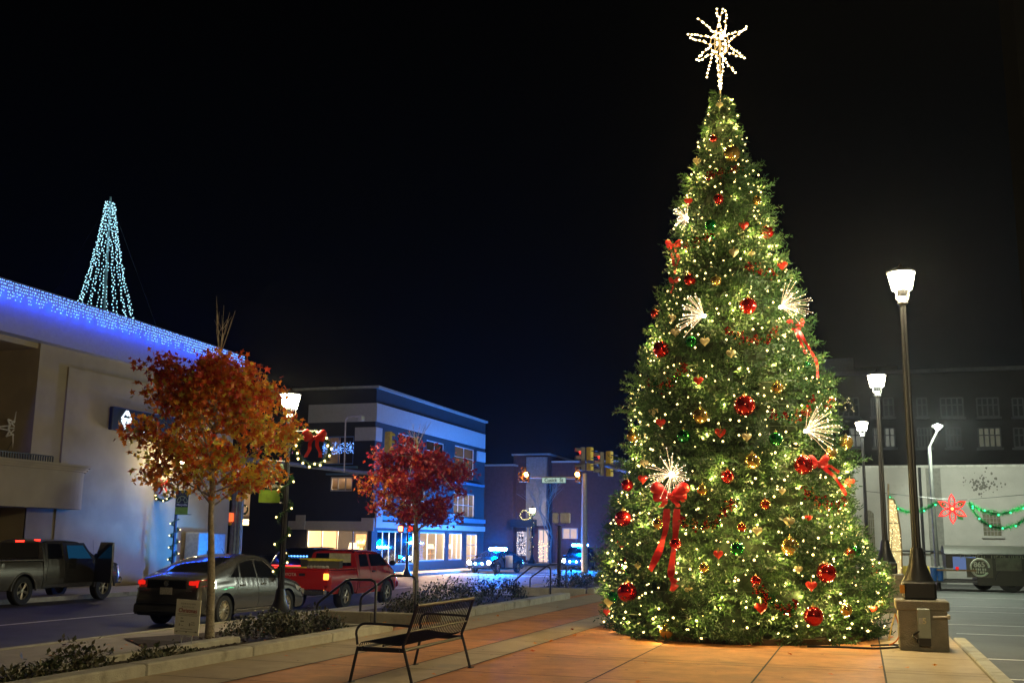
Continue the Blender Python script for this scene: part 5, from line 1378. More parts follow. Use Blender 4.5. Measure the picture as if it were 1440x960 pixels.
def swag(pts,label,seed,n=70):
    rs=random.Random(seed);P=[Vector(aty(a,b,yg)) for a,b in pts];t=empty('green_garland',P[0],label,'garland');Q=[]
    for i in range(len(P)-1):
        a=P[max(0,i-1)];b=P[i];c_=P[i+1];d=P[min(len(P)-1,i+2)]
        k_=max(3,int((c_-b).length/.06))
        for k in range(k_): f=k/k_;Q.append(.5*((2*b)+(c_-a)*f+(2*a-5*b+4*c_-d)*f*f+(3*b-a-3*c_+d)*f**3))
    m=MB()
    for i in range(1,len(Q)): needles(m,Q[i],(Q[i]-Q[i-1]).normalized(),.1,24,.19,rs)
    m.build('needles',gneed,t);m=MB();m.tube(Q,.025,5);m.build('rope',wood,t)
    bulbs(t,[Q[i]+Vector((rs.uniform(-.05,.05),-.13,rs.uniform(-.06,.03))) for i in range(3,len(Q),8)],.042,gl_)
    for i in range(6,len(Q),26): point('garland_glow',Q[i]+Vector((0,-.3,0)),(.05,1,.35),14,.1)
swag([(1250,697),(1252,700),(1257,708)],'short green lit garland end at the second lamp post',1)
swag([(1259,711),(1270,718),(1284,720),(1300,716),(1318,706)],'green lit garland between the sail sculpture and the red flower',2)
swag([(1362,707),(1380,717),(1402,722),(1425,718),(1447,709),(1470,700)],'upper green lit garland swag right of the red flower',3)
swag([(1364,708),(1373,724),(1388,737),(1408,742),(1430,737),(1450,724),(1470,712)],'lower green lit garland swag right of the red flower',4)
t=empty('support_cable',aty(1339,690,yg),'thin dark wire carrying the flower and garlands','cable');m=MB();m.tube([(p3.x,yg,aty(1222,690,yg).z),aty(1318,701,yg),aty(1362,702,yg),aty(1500,690,yg)],.012,4);m.build('wire',railm,t)
# ================= EVENT SIGN =================
ysn=14.05;s0=aty(247,842,ysn);s1=aty(281,893,ysn);sc=(s0+s1)/2
rvs=Vector((1,-.12,0)).normalized();Ms=Matrix((rvs,UP,rvs.cross(UP).normalized())).transposed().to_4x4();Ms=Ms@Matrix.Rotation(math.radians(-1.5),4,'Z')
W_s=(s1.x-s0.x)*1.0;H_s=s0.z-s1.z;Ms.translation=sc
t=empty('event_sign',(sc.x,sc.y,-.06),'small cream yard sign reading Christmas on two thin metal legs in the planter','sign')
m=MB();m.cbox((0,0,0),(W_s,H_s,.012));m.v=[Ms@Vector(v) for v in m.v];m.build('board',pbr('sign_cream',(.9,.86,.7),.7,var=.04),t)
ink=pbr('ink_grey',(.33,.3,.2),.8);inkr=pbr('ink_red',(.4,.06,.04),.8)
def st(txt,sz,x,y,mt,b=0): text_mesh('lettering',txt,sz,mt,t,Ms@Matrix.Translation((x*W_s,y*H_s,.009)),ext=.001,bold=b)
st('D O W N T O W N',.032,0,.38,ink);st('M A R Y V I L L E',.032,0,.29,ink);st('Christmas',.085,0,.185,inkr,.001)
m=MB()
for y_,w_ in((.09,.84),(.05,.8),(-.33,.5),(-.40,.8)): m.cbox((0,y_*H_s,.008),(w_*W_s,.006,.003))
for x_,y_,w_,h_ in((-.22,-.03,.1,.02),(-.2,-.12,.14,.03),(-.3,-.22,.03,.06),(-.18,-.24,.08,.015),(.12,-.2,.05,.08),(.25,-.14,.14,.02),(.25,-.2,.16,.02),(.0,-.41,.06,.04),(-.4,-.42,.08,.03),(.4,-.4,.08,.04)): m.cbox((x_*W_s,y_*H_s,.008),(w_*W_s,h_*H_s,.003))
m.v=[Ms@Vector(v) for v in m.v];m.build('small_print',ink,t)
m=MB()
for x_ in(-.2,.22): m.tube([Ms@Vector((x_*W_s,-.45*H_s,-.012)),Ms@Vector((x_*W_s,-.5*H_s-.42,-.012))],.006,6)
m.tube([Ms@Vector((-.2*W_s,-.5*H_s-.02,-.012)),Ms@Vector((.22*W_s,-.5*H_s-.02,-.012))],.005,6);m.build('stake',pbr('wire_galv',(.5,.5,.47),.4,metal=.5),t)
# ================= SIGNALS =================
sigy=pbr('signal_yellow',(.5,.35,.03),.5);sigb=pbr('signal_back',(.3,.27,.2),.6);steel=pbr('galvanised_steel',(.3,.33,.38),.5,metal=.4,var=.15)
red_on=emit('signal_red',(1,.05,.02),40);amb_on=emit('signal_amber',(1,.42,.05),300);redd=emit('signal_red_dim',(1,.04,.02),2.5)
def signal(c,rz,label,n=3,lit=None,mat=None,body=sigy,back=False,doghouse=False,s=1.):
    """housing faces local -y"""
    c=Vector(c);t=empty('traffic_signal',c,label,'traffic signal',rz=rz)
    m=MB();h=.34*s
    cols=[(0,0)] if not doghouse else [(-.19*s,0),(.19*s,0)]
    if doghouse:
        m.cbox((0,0,h),(.3*s,.2*s,.33*s),bev=.02)
        for x_,_ in cols: m.cbox((x_,0,-h*.5),(.32*s,.2*s,h*2-.02),bev=.02)
        L_=[(0,h),(-.19*s,0),(.19*s,0),(-.19*s,-h),(.19*s,-h)]
    else:
        m.cbox((0,0,0),(.32*s,.2*s,h*n),bev=.02);L_=[(0,h*((n-1)/2-i)) for i in range(n)]
    m.build('housing',body,t,local=True)
    for i,(x_,z_) in enumerate(L_):
        on= lit is not None and i in lit
        m=MB();m.lathe([(.13*s,0),(.1*s,.03*s),(.001,.05*s)],(x_,-.1*s,z_),14,M=Matrix.Rotation(PI/2,3,'X'),cap=False);m.build('lens',mat if on else blackm,t,local=True)
        m=MB();P=[]
        for k in range(9):
            a=-.1+ (PI+.2)*k/8;P.append((x_+.145*s*math.cos(a),z_+.145*s*math.sin(a)))
        vs=[(a,-.1*s,b) for a,b in P]+[(a,-.32*s,b) for a,b in P];m.add(vs,[(k,k+1,k+10,k+9) for k in range(8)]);m.build('visor',body if not on else body,t,local=True)
    return t
yA=68.
# mast pole right with arm to the left carrying the two ambers and the street sign
po=aty(822,790,yA);tpz=aty(820,672,yA).z
t=empty('signal_mast',(po.x,yA,-.4),'thick galvanised signal mast with an arm across the street behind the Cusick St sign','signal mast')
m=MB();m.tube([(po.x,yA,-.4),(po.x,yA,tpz+.3)],[.22,.17],14);m.build('pole',steel,t,smooth=True)
al=aty(733,671,yA)
m=MB();m.tube([(po.x,yA,tpz),(al.x,yA-.3,al.z)],[.11,.06],8);m.build('arm',steel,t,smooth=True)
a1=aty(737,667,yA-.5);signal(a1,0,'lit amber signal at the left end of the arm beside the Cusick St sign',3,(2,),amb_on,pbr('signal_dim',(.25,.12,.02),.6),doghouse=True,s=1.0);point('signal_glow',a1+Vector((.15,-.9,0)),(1,.4,.05),60,.12)
a2=aty(813,667,yA-.5);signal(a2,0,'lit amber signal between the Cusick St sign and the mast',3,(1,),amb_on,MATS['signal_dim'],s=1.0);point('signal_glow',a2+Vector((0,-.9,0)),(1,.4,.05),60,.12)
sA=aty(762,671,yA-.4);sB=aty(796,679,yA-.4)
t=empty('street_name_sign',((sA.x+sB.x)/2,yA-.4,sB.z),'pale green and white street sign reading Cusick St','sign')
m=MB();m.box(sA.x,sB.x,yA-.42,yA-.38,sB.z,sA.z);m.build('border',pbr('sign_green',(.02,.18,.1),.5),t)
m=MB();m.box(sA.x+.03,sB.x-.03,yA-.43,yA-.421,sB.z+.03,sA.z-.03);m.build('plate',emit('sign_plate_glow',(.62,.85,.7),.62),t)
text_mesh('lettering','Cusick  St',.34,pbr('sign_ink',(.01,.05,.04),.6),t,face_my(((sA.x+sB.x)/2,yA-.434,(sA.z+sB.z)/2)),bold=.008,sx=.92)
# arm from behind the tree at right with two signals seen from the side
yB=46.;e0=aty(825,648,yB);e1=aty(905,668,yB-7)
pB=aty(905,800,yB-7)
t=empty('signal_mast',(e1.x,e1.y,-.4),'signal mast arm reaching out from behind the decorated tree','signal mast')
m=MB();m.tube([e0,aty(850,653,yB-3),e1],[.07,.09,.13],8);m.tube([(e1.x,e1.y,-.4),(e1.x,e1.y,e1.z+.3)],[.16,.13],10);m.build('arm',steel,t,smooth=True)
for (px,py,yy,lab,s_) in((824,645,yB-.3,'yellow signal showing red at the tip of the arm left of the tree',1.),(851,652,yB-3.2,'second yellow signal with a red light nearer the tree edge',.95)):
    c=aty(px,py,yy);signal(c+Vector((-.16,0,0)),math.radians(-62),lab,3,(0,),redd,sigb,s=s_)
    t=empty('traffic_signal',c+Vector((.18,0,0)),['bright yellow side of the signal nearer the mast pole, by the arm tip','bright yellow side of the signal nearer the decorated tree'][0 if px<840 else 1],'traffic signal',rz=math.radians(80))
    m=MB();m.cbox((0,0,0),(.3,.22,1.02),bev=.02);m.build('housing',pbr('signal_bright_yellow',(.75,.52,.03),.5),t,local=True)
    m=MB();m.cbox((0,-.22,.34),(.26,.2,.03));m.cbox((0,-.22,0.02),(.26,.2,.03));m.cbox((0,-.22,-.3),(.26,.2,.03));m.build('visor',blackm,t,local=True)
# pedestrian signal post at 784
yP=37.5;b_=aty(786,822,yP)
t=empty('pedestrian_signal',(b_.x,yP,-.39),'pair of pedestrian signal boxes seen from behind on a dark post near the far steps','pedestrian signal')
tp=aty(785,735,yP);m=MB();m.tube([(b_.x,yP,-.39),(b_.x,yP,tp.z-.1)],.07,10);m.cbox((b_.x,yP,-.3),(.3,.3,.2),bev=.03);m.build('post',blackm,t,smooth=True)
for px,w in((781,.2),(795,.34)):
    c=aty(px,728,yP);m=MB();m.cbox(c,(w*1.05,.3,.37),rz=.2,bev=.03);m.build('housing',pbr('ped_box',(.62,.56,.5),.6),t)
    m=MB();m.tube([c+Vector((0,0,.18)),c+Vector((0,0,.24))],.03,6);m.tube([c+Vector((0,0,-.18)),c+Vector((0,0,-.25)),(b_.x,yP,c.z-.28)],.02,6);m.build('bracket',blackm,t)
# pedestrian signal at 572 (dark ornamental post)
yQ=56.;b_=aty(572,803,yQ);tp=aty(572,735,yQ)
t=empty('pedestrian_signal',(b_.x,yQ,-.4),'red lit pedestrian signal on a slim dark post in front of the shop windows','pedestrian signal')
m=MB();m.tube([(b_.x,yQ,-.4),(b_.x,yQ,tp.z)],.055,10);m.lathe([(.28,0),(.26,.1),(.1,.4),(.07,.9),(.1,1.),(.06,1.1)],(b_.x,yQ,-.4),12);m.build('post',blackm,t,smooth=True)
for px,sd in((565,-1),(579,1)):
    c=aty(px,743,yQ);m=MB();m.cbox(c,(.38,.3,.42),bev=.03);h_=m.build('housing',blackm,t)
    m=MB();m.cbox(c+Vector((-.0,-.17,0)),(.24,.02,.27),bev=.005);m.build('lens',red_on if sd<0 else redd,h_)
point('signal_glow',aty(565,743,yQ-.6),(1,.05,.02),25,.1)
# big fluted signal column at 328 with ped signal and mast arm to the right
yC=46.5;b_=aty(330,785,yC)
t=empty('signal_mast',(b_.x,yC,-.37),'fluted grey signal column at the corner between cream and navy buildings, arm hidden by trees','signal mast')
flu=pbr('column_grey',(.22,.26,.3),.5,metal=.3)
m=MB();n=24;zt=aty(330,646,yC).z;vs=[];fs=[]
for zz in(-.37,zt+.4):
    for j in range(n): q_=.30*(1 if j%2 else .86);vs.append((b_.x+q_*math.cos(2*PI*j/n),yC+q_*math.sin(2*PI*j/n),zz))
for j in range(n): fs.append((j,(j+1)%n,(j+1)%n+n,j+n))
fs.append(tuple(range(n,2*n)));m.add(vs,fs);m.build('column',flu,t)
mid=aty(407,652,yC-1);en=aty(560,668,yC-3);m=MB();m.tube([(b_.x,yC,zt),mid,aty(507,664,yC-2.4),en],[.14,.11,.09,.07],8);m.build('arm',flu,t,smooth=True)
c=aty(321,727,yC-.4);m=MB();m.cbox(c+Vector((-.1,0,0)),(.42,.3,.48),bev=.03);t2=empty('pedestrian_signal',c,'cream pedestrian signal box with a red light on the fluted column','pedestrian signal');m.build('housing',pbr('ped_cream',(.75,.65,.42),.6),t2)
m=MB();m.cbox(c+Vector((.19,-.02,0)),(.1,.26,.42),bev=.02);m.build('lens',emit('ped_red',(1,.12,.03),1.8),t2);m=MB();m.cbox(c+Vector((0.05,0,-.32)),(.25,.16,.13),bev=.02);m.build('push_bracket',sigy,t2)
c=aty(546,622,yC-3.2)
m1=signal(c,math.radians(165),'black backed yellow traffic signal hidden in the crimson tree',3,None,None,sigy,s=.95)
t=empty('luminaire_arm',aty(486,664,yC-2.4),'thin pale camera arm rising from the mast in front of the navy building','camera arm')
a_=aty(484,664,yC-2.4);m=MB();m.tube([a_,aty(486,590,yC-2.4),aty(489,586,yC-2.4),aty(508,585,yC-2.4)],.03,6);m.build('arm',pbr('pale_arm',(.45,.42,.5),.5),t);m=MB();m.cbox(aty(508,588,yC-2.4),(.2,.3,.25),bev=.03);m.build('camera',wtrim,t)
# bare lit tree far across the street
def bare_tree(x,y,z,h,label,seed,mat):
    r=random.Random(seed);t=empty('bare_tree',(x,y,z),label,'tree');m=MB()
    def br(p,d,l,ra,dep):
        e=p+d*l;mid=p+d*l*.5+Vector((r.uniform(-.06,.06),r.uniform(-.06,.06),0))*l;m.tube([p,mid,e],[ra,ra*.85,ra*.65],5,cap=False)
        if dep>0:
            for k in range(r.choice([2,3,3])):
                a=r.uniform(0,2*PI);nd=(d+Vector((math.cos(a),math.sin(a),r.uniform(-.1,.5)))*.55).normalized();br(e if k else mid.lerp(e,.6),nd,l*r.uniform(.6,.85),ra*.62,dep-1)
    tk=MB();br(Vector((x,y,z)),Vector((.05,0,1)).normalized(),h*.32,.11,5);m.build('trunk',mat,t);return t
q_=aty(774,790,90);bare_tree(q_.x,90,-.4,7.5,'bare branched tree behind the signal post in blue light',4,pbr('pale_bark',(.3,.28,.26),.9))
# seasonal lights inside the far shopfront strip
t=empty('shopfront_lights',aty(762,770,95.5),'cluster of tiny warm lights at the far shopfront under the bare tree','string lights');m=MB()
for i in range(50): m.ico(aty(random.uniform(757,775),random.uniform(760,787),95.8),.04)
m.build('bulbs',bulbw2,t)
# ================= THE CHRISTMAS TREE =================
TX,TY=-2.18,20.2;ZB=.0
prof_px=[(905,214),(880,216),(850,212),(800,203),(700,176),(600,156),(500,130),(400,95),(300,68),(200,38),(150,22),(128,6)]
depth_c=(Vector((TX,TY,2))-CAM).dot(F_)
PR=[]
for py,hw in prof_px:
    z=aty(1035,py,TY).z;PR.append((max(z,0) if py>890 else z,hw/1500*(Vector((TX,TY,z))-CAM).dot(F_)*.895))
PR[0]=(0.0,PR[0][1]*.97);ZT=PR[-1][0]
def axis_px(py): return [(130,1012),(200,1015),(300,1022),(400,1020),(500,1030),(600,1037),(700,1040),(900,1040)]
def ax(z):   # axis leans a touch
    f=max(0,min(1,z/ZT));return Vector((TX+0.0-.0*f+ (aty(1012,130,TY).x-TX)*f**1.0, TY, z))
def rad(z):
    if z<=PR[0][0]:return PR[0][1]
    for (a,b),(c,d) in zip(PR[:-1],PR[1:]):
        if z<=c:return b+(d-b)*(z-a)/(c-a)
    return .02
def surf(px,py,out=.0):
    d=ray(px,py).normalized();best=None
    t=12.
    while t<24:
        p=CAM+d*t;a=ax(p.z);r=math.hypot(p.x-a.x,p.y-a.y)
        if r<=rad(p.z)+out and 0<p.z<ZT+.1: return p
        if best is None or r-rad(p.z)<best[0]: best=(r-rad(p.z),p)
        t+=.02
    return best[1]
needm=leafmat('tree_needles',[(.009,.032,.009),(.02,.066,.014),(.042,.105,.02),(.026,.075,.022),(.012,.042,.016)],.25,.5)
tree=empty('christmas_tree',(TX,TY,0),'giant decorated christmas tree covered in warm lights on the plaza','christmas tree')
V=[];Fc=[]
def add_spr(P,D,L,W,n,ra):
    """P origins, D unit dirs: needle blades around a twig"""
    k=len(P)
r_=np.random.default_rng(3)
NB=3000
zz=np.array([ZT*(1-math.sqrt(1-(i+.5)/NB*.9995)) if False else 0 for i in range(NB)],float)
# area weighted heights
hs=np.linspace(0.03,ZT-.03,400);wts=np.array([rad(h) for h in hs])+.10;cs=np.cumsum(wts);cs/=cs[-1]
u=(np.arange(NB)+.5)/NB;zz=np.interp(u,cs,hs);ang=np.arange(NB)*2.39996+r_.normal(0,.25,NB)
verts=[];faces=[];vi=0;tw=MB()
for i in range(NB):
    z=zz[i];a=ang[i];R=rad(z);A=ax(z)
    bump=1+.05*math.sin(3*a+z*2.2)+.04*math.sin(5*a-z*3.7)
    tipr=R*bump+r_.normal(.0,.085)+.07*R**.3*math.sin(z*11+2.2*math.sin(a*2))*(.5+.5*math.sin(4*a+z*3))
    if R<.6: tipr=max(.05,R*.75+r_.uniform(-.02,.1))
    if r_.random()<.05 and R>.5: tipr+=r_.uniform(.08,.2)
    if R>.5 and math.sin(9*a+3*math.sin(z*2.3))*math.sin(z*6.1+2*math.sin(a*3))>.62 and r_.random()<.75: continue
    L=min(.6,max(.16,R*.75))*r_.uniform(.8,1.2)
    out=Vector((math.cos(a),math.sin(a),0));d0=(out+Vector((0,0,r_.uniform(.0,.45)))).normalized()
    tip=A+out*tipr+Vector((0,0,r_.uniform(-.05,.08)));
    if tip.z<.06: tip.z=.06+r_.uniform(0,.1)
    b=tip-d0*L
    twigs=[(b,d0,L)]
    side=d0.cross(Vector((0,0,1))).normalized();up2=side.cross(d0)
    for f in(.25,.45,.62,.78):
        for s in(-1,1):
            dd=(d0*.75+side*s*.65+up2*r_.uniform(-.35,.35)).normalized();twigs.append((b+d0*L*f,dd,L*.42*r_.uniform(.8,1.15)))
    for (p,d,l) in twigs:
        nn=max(4,int(l/.030));sd=d.orthogonal().normalized();sd2=d.cross(sd)
        for q in range(nn):
            f=(q+.6)/nn;o=p+d*l*f;an=q*2.4+i;lat=sd*math.cos(an)+sd2*math.sin(an)
            nd=(d*.62+lat*.78);ln=.064*r_.uniform(.8,1.2);w=nd.cross(lat if abs(nd.dot(lat))<.95 else d);
            w=d.cross(lat)*.0125
            verts+= [o-w,o+w,o+nd*ln+w*.5,o+nd*ln-w*.5];faces.append((vi,vi+1,vi+2,vi+3));vi+=4
    if i%3==0: tw.tube([b,tip],[.008,.004],3,cap=False)
me=bpy.data.meshes.new('foliage')
va=np.array([tuple(v) for v in verts],dtype=np.float32)-np.array([TX,TY,0],dtype=np.float32)
me.vertices.add(len(va));me.vertices.foreach_set('co',va.ravel())
nf=len(faces);me.loops.add(nf*4);me.loops.foreach_set('vertex_index',np.arange(nf*4,dtype=np.int32))
me.polygons.add(nf);me.polygons.foreach_set('loop_start',np.arange(0,nf*4,4,dtype=np.int32));me.polygons.foreach_set('loop_total',np.full(nf,4,dtype=np.int32))
me.update(calc_edges=True);me.materials.append(needm)
fo=bpy.data.objects.new('foliage',me);C.objects.link(fo);fo.parent=tree
print('needles',nf)
tw.build('branches',pbr('twig_green',(.015,.03,.01),.9),tree)
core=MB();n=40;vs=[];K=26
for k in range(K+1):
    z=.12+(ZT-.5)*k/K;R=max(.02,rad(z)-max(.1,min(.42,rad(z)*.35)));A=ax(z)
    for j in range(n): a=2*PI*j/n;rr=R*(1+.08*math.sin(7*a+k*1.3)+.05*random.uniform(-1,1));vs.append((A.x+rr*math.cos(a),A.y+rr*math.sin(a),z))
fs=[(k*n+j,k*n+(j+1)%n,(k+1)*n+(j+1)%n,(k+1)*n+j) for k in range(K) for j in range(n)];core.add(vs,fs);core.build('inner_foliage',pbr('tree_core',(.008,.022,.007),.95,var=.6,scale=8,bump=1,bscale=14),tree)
m=MB();m.tube([(TX,TY,0),(TX,TY,.6)],.12,10);m.lathe([(2.2,.0),(2.2,.09),(2.1,.1)],(TX,TY,0),40);m.build('stand',pbr('stand_brown',(.04,.025,.015),.9),tree)
# ---- light string
ls=empty('string_lights',(TX,TY,0),'warm white mini light strings wound around the whole christmas tree','string lights')
pts=[];lp=[];
rnd=random.Random(2)
turns=30;N=1650;cable_pts=[]
i=0
while i<N:
    f=(i+.5)/N
    # equal arc spacing along the spiral: height by area
    z=float(np.interp(f,cs,hs));a=f*0;i+=1
    a=i*2.39996*1.0+rnd.gauss(0,.3);z+=rnd.gauss(0,.05)
    if z<.1 or z>ZT-.08: continue
    R=rad(z)*(1+.05*math.sin(3*a+z*2.2)+.04*math.sin(5*a-z*3.7));A=ax(z);rr=R+rnd.uniform(-.16,.03)
    pts.append(Vector((A.x+rr*math.cos(a),A.y+rr*math.sin(a),z)))
# cable spiral
for k in range(1400):
    f=k/1400;z=.15+(ZT-.3)*f;a=f*26*2*PI;A=ax(z);R=rad(z)-.09;cable_pts.append((A.x+R*math.cos(a),A.y+R*math.sin(a),z))
m=MB();m.tube(cable_pts,.005,3,cap=False);m.build('cable',pbr('cable_green',(.01,.04,.01),.6),ls)
front=[p for p in pts if (p-ax(p.z)).dot(-Vector((TX,TY,0)))>-.35]
bulbs(ls,pts[::2],.0195,bulbw);bulbs(ls,pts[1::2],.013,bulbw,0)
def nrm(p): a=ax(p.z);v=Vector((p.x-a.x,p.y-a.y,0));return v.normalized() if v.length>.01 else Vector((0,-1,0))
sub=sorted(front,key=lambda p:rnd.random())[:190]
for p in sub: point('mini_light',p+nrm(p)*.05,(1,.68,.2),8.5,.02)
print('bulbs',len(pts),'lights',len(sub))
# ---- ornaments
shin={}
def shiny(name,col): return pbr(name,col,.1,metal=.85,var=.03,coat=.6)
M_r=shiny('ornament_red',(.75,.02,.015));M_g=shiny('ornament_green',(.01,.28,.05));M_y=shiny('ornament_gold',(.75,.5,.12));M_o=shiny('ornament_orange',(.75,.09,.02))
M_gr=pbr('glitter_red',(.65,.03,.015),.35,metal=.3,var=.5,scale=60);M_gy=pbr('glitter_cream',(.62,.52,.28),.4,metal=.2,var=.4,scale=60)
capm=pbr('ornament_cap',(.7,.55,.2),.3,metal=.9)
ORN=[]
def heart_mesh(c,s,mat,root,right):
    f=-nrm(c);n=22;m=MB();rings=[]
    c=Vector(c)
    for k,(sc,dp) in enumerate(((.02,-.34),(.55,-.26),(.9,-.1),(1,0),(.9,.1),(.55,.26),(.02,.34))):
        for j in range(n):
            t=2*PI*j/n;x=16*math.sin(t)**3/17;y=(13*math.cos(t)-5*math.cos(2*t)-2*math.cos(3*t)-math.cos(4*t))/17
            m.v.append(tuple(c+right*x*s*sc+UP*(y*sc)*s+f*dp*s*1.3))
    for k in range(6):
        for j in range(n): a=k*n+j;b=k*n+(j+1)%n;m.f.append((a,b,b+n,a+n));m.m.append(0)
    return m.build('body',mat,root,smooth=True)
data=[]
def O(kind,col,*items):
    for it in items: data.append((kind,col,*it))
O('ball','red',(1130,653,13),(1047,570,14),(1144,866,13),(882,832,13),(876,729,11),(1162,805,13),(1165,564,9.5),(1023,670,9),(930,491,11),(1078,327,9),(1052,430,11),(1010,280,7),(970,393,8),(921,441,6),(882,682,8),(950,764,8),(1063,816,7),(1003,195,5),(1096,520,0))
O('ball','orange',(1076,709,7),(1194,779,7.5),(1043,741,6),(1228,802,6))
O('ball','green',(961,613,9),(1091,617,9.5),(972,480,8),(999,316,7.5),(1037,771,9.5),(1203,774,8),(862,838,7),(1135,513,5))
O('ball','gold',(1029,216,11),(985,584,10.5),(1058,648,10.5),(1111,768,12),(937,887,9.5),(1190,857,8),(1093,545,8),(988,689,7.5),(1190,622,9),(1168,637,8),(890,613,8.5),(926,736,8),(990,798,7),(1238,846,6.5),(1007,395,7),(1064,282,6),(937,287,0))
O('heart','red',(1013,608,8),(1046,317,7),(1100,373,7),(982,535,7),(929,594,7),(1141,823,8),(1010,779,7),(874,764,7),(904,673,7),(853,860,5),(1137,728,5),(1195,678,7),(1228,856,5),(1070,854,9),(962,392,0),(968,283,6))
O('heart','cream',(991,480,7),(1028,497,7),(1032,355,7),(1057,357,5),(1050,614,7),(919,579,7),(950,467,7),(1065,746,7),(1110,733,8),(856,846,7),(1012,148,5),(906,651,6),(945,447,6),(1123,800,6),(969,830,6),(980,227,6),(1157,795,5),(897,795,5),(1100,690,5))
def band(py):
    for lim,nm in((240,'near the very top'),(340,'high up'),(430,'in the upper part'),(520,'above the middle'),(610,'at mid height'),(690,'just below the middle'),(760,'in the lower half'),(830,'low down'),(1000,'close to the ground')):
        if py<lim:return nm
def side(px,py):
    hw=float(np.interp(py,[p[0] for p in prof_px][::-1],[p[1] for p in prof_px][::-1]));c=float(np.interp(py,[130,300,500,700],[1012,1021,1031,1040]))
    f=(px-c)/max(8,hw)
    return 'at the left edge' if f<-.72 else 'left of centre' if f<-.22 else 'in the centre' if f<.22 else 'right of centre' if f<.72 else 'at the right edge'
from collections import defaultdict
grp=defaultdict(list)
for d in data:
    if d[4]>0: grp[(d[0],d[1],band(d[3]),side(d[2],d[3]))].append(d)
nm={('ball','red'):'shiny red ball',('ball','orange'):'small orange red ball',('ball','green'):'shiny green ball',('ball','gold'):'mirror gold ball',('heart','red'):'small glittery red heart',('heart','cream'):'cream glitter heart'}
for (k,c,b,s),L in grp.items():
    L.sort(key=lambda d:d[3])
    for i,(kind,col,px,py,r) in enumerate(L):
        pre='' if len(L)==1 else (['upper ','lower '][i] if len(L)==2 else ['upper ','middle ','lower ','lowest '][min(i,3)])
        p0=surf(px,py);n=nrm(p0);rr=r/1500*(p0-CAM).dot(F_)*1.06;c_=p0+n*(.05+rr*.35)
        # keep it on its sight line
        dr=(p0-CAM).normalized();c_=CAM+dr*((p0-CAM).length-.04-rr*.4)
        t=empty('bauble' if kind=='ball' else 'heart_ornament',c_,f'{pre}{nm[(kind,col)]} {b} {s} of the christmas tree','ornament',{'ball':'ball ornaments on the christmas tree','heart':'heart ornaments on the christmas tree'}[kind])
        if kind=='ball':
            m=MB();m.ball(c_,rr,20);m.build('ball',{'red':M_r,'orange':M_o,'green':M_g,'gold':M_y}[col],t,smooth=True)
            m=MB();m.lathe([(rr*.22,rr*.95),(rr*.2,rr*1.12),(.001,rr*1.14)],c_,10);m.tube([c_+Vector((0,0,rr*1.1)),c_+Vector((0,0,rr*1.35))],rr*.05,4);m.build('cap',capm,t)
        else:
            heart_mesh(c_,rr,M_gr if col=='red' else M_gy,t,facing(c_))
            m=MB();m.tube([c_+UP*rr*.4,c_+UP*rr*1.2],rr*.06,4);m.build('hook',capm,t)
# ---- red bows with long tails
bows=[((942,697),.62,[((938,715),(936,745),(928,772),(914,802)),((952,715),(950,750),(944,800),(943,812),(950,820),(944,831))],'big red bow with long twisting tails in the lower left of the christmas tree'),
((947,345),.30,[((945,352),(947,370),(950,385)),((950,350),(955,365),(949,380))],'red bow at the upper left edge of the christmas tree'),
((1119,457),.30,[((1122,462),(1132,480),(1146,503)),((1118,462),(1124,476),(1133,497)),((1146,503),(1149,512),(1150,531))],'red bow with ribbon tail at the upper right edge of the christmas tree'),
((1151,650),.34,[((1155,655),(1172,668),(1184,685),(1190,696)),((1150,655),(1168,655),(1180,664))],'red bow with tail beside the large red ball at right'),
((948,395),.2,[((948,398),(946,406),(943,412))],'small red bow low on the upper left edge of the christmas tree')]
def on(px,py,out=.1):
    p=surf(px,py);return CAM+(p-CAM).normalized()*((p-CAM).length-out)
for (c,S,tails,lab) in bows:
    c_=on(*c,.16);t=empty('bow',c_,lab,'bow','red bows on the christmas tree');R3=facing(c_)
    f=R3.cross(UP).normalized()
    o=bow(t,c_,R3,UP,S,redm,.3,name='loops',asthing=True)
    for T_ in tails:
        m=MB()
        P=[on(*q,.14+.03*math.sin(i*2)) for i,q in enumerate(T_)];Q=[]
        for i in range(len(P)-1):
            for k in range(5): Q.append(P[i].lerp(P[i+1],k/5))
        Q.append(P[-1])
        for i,(a,b_) in enumerate(zip(Q[:-1],Q[1:])):
            d=(b_-a).normalized();w=(d.cross(f)).normalized()*.040*S/.5*(1+.25*math.sin(i*.7))+f*.02*math.sin(i*.9)
            i2=i+1;w2=(d.cross(f)).normalized()*.040*S/.5*(1+.25*math.sin(i2*.7))+f*.02*math.sin(i2*.9)
            th=f*.004;m.add([a-w+th,a+w+th,b_+w2+th,b_-w2+th,a-w-th,a+w-th,b_+w2-th,b_-w2-th],[(0,1,2,3),(7,6,5,4),(0,3,7,4),(1,5,6,2)])
        m.build('ribbon_tail',redm,t)
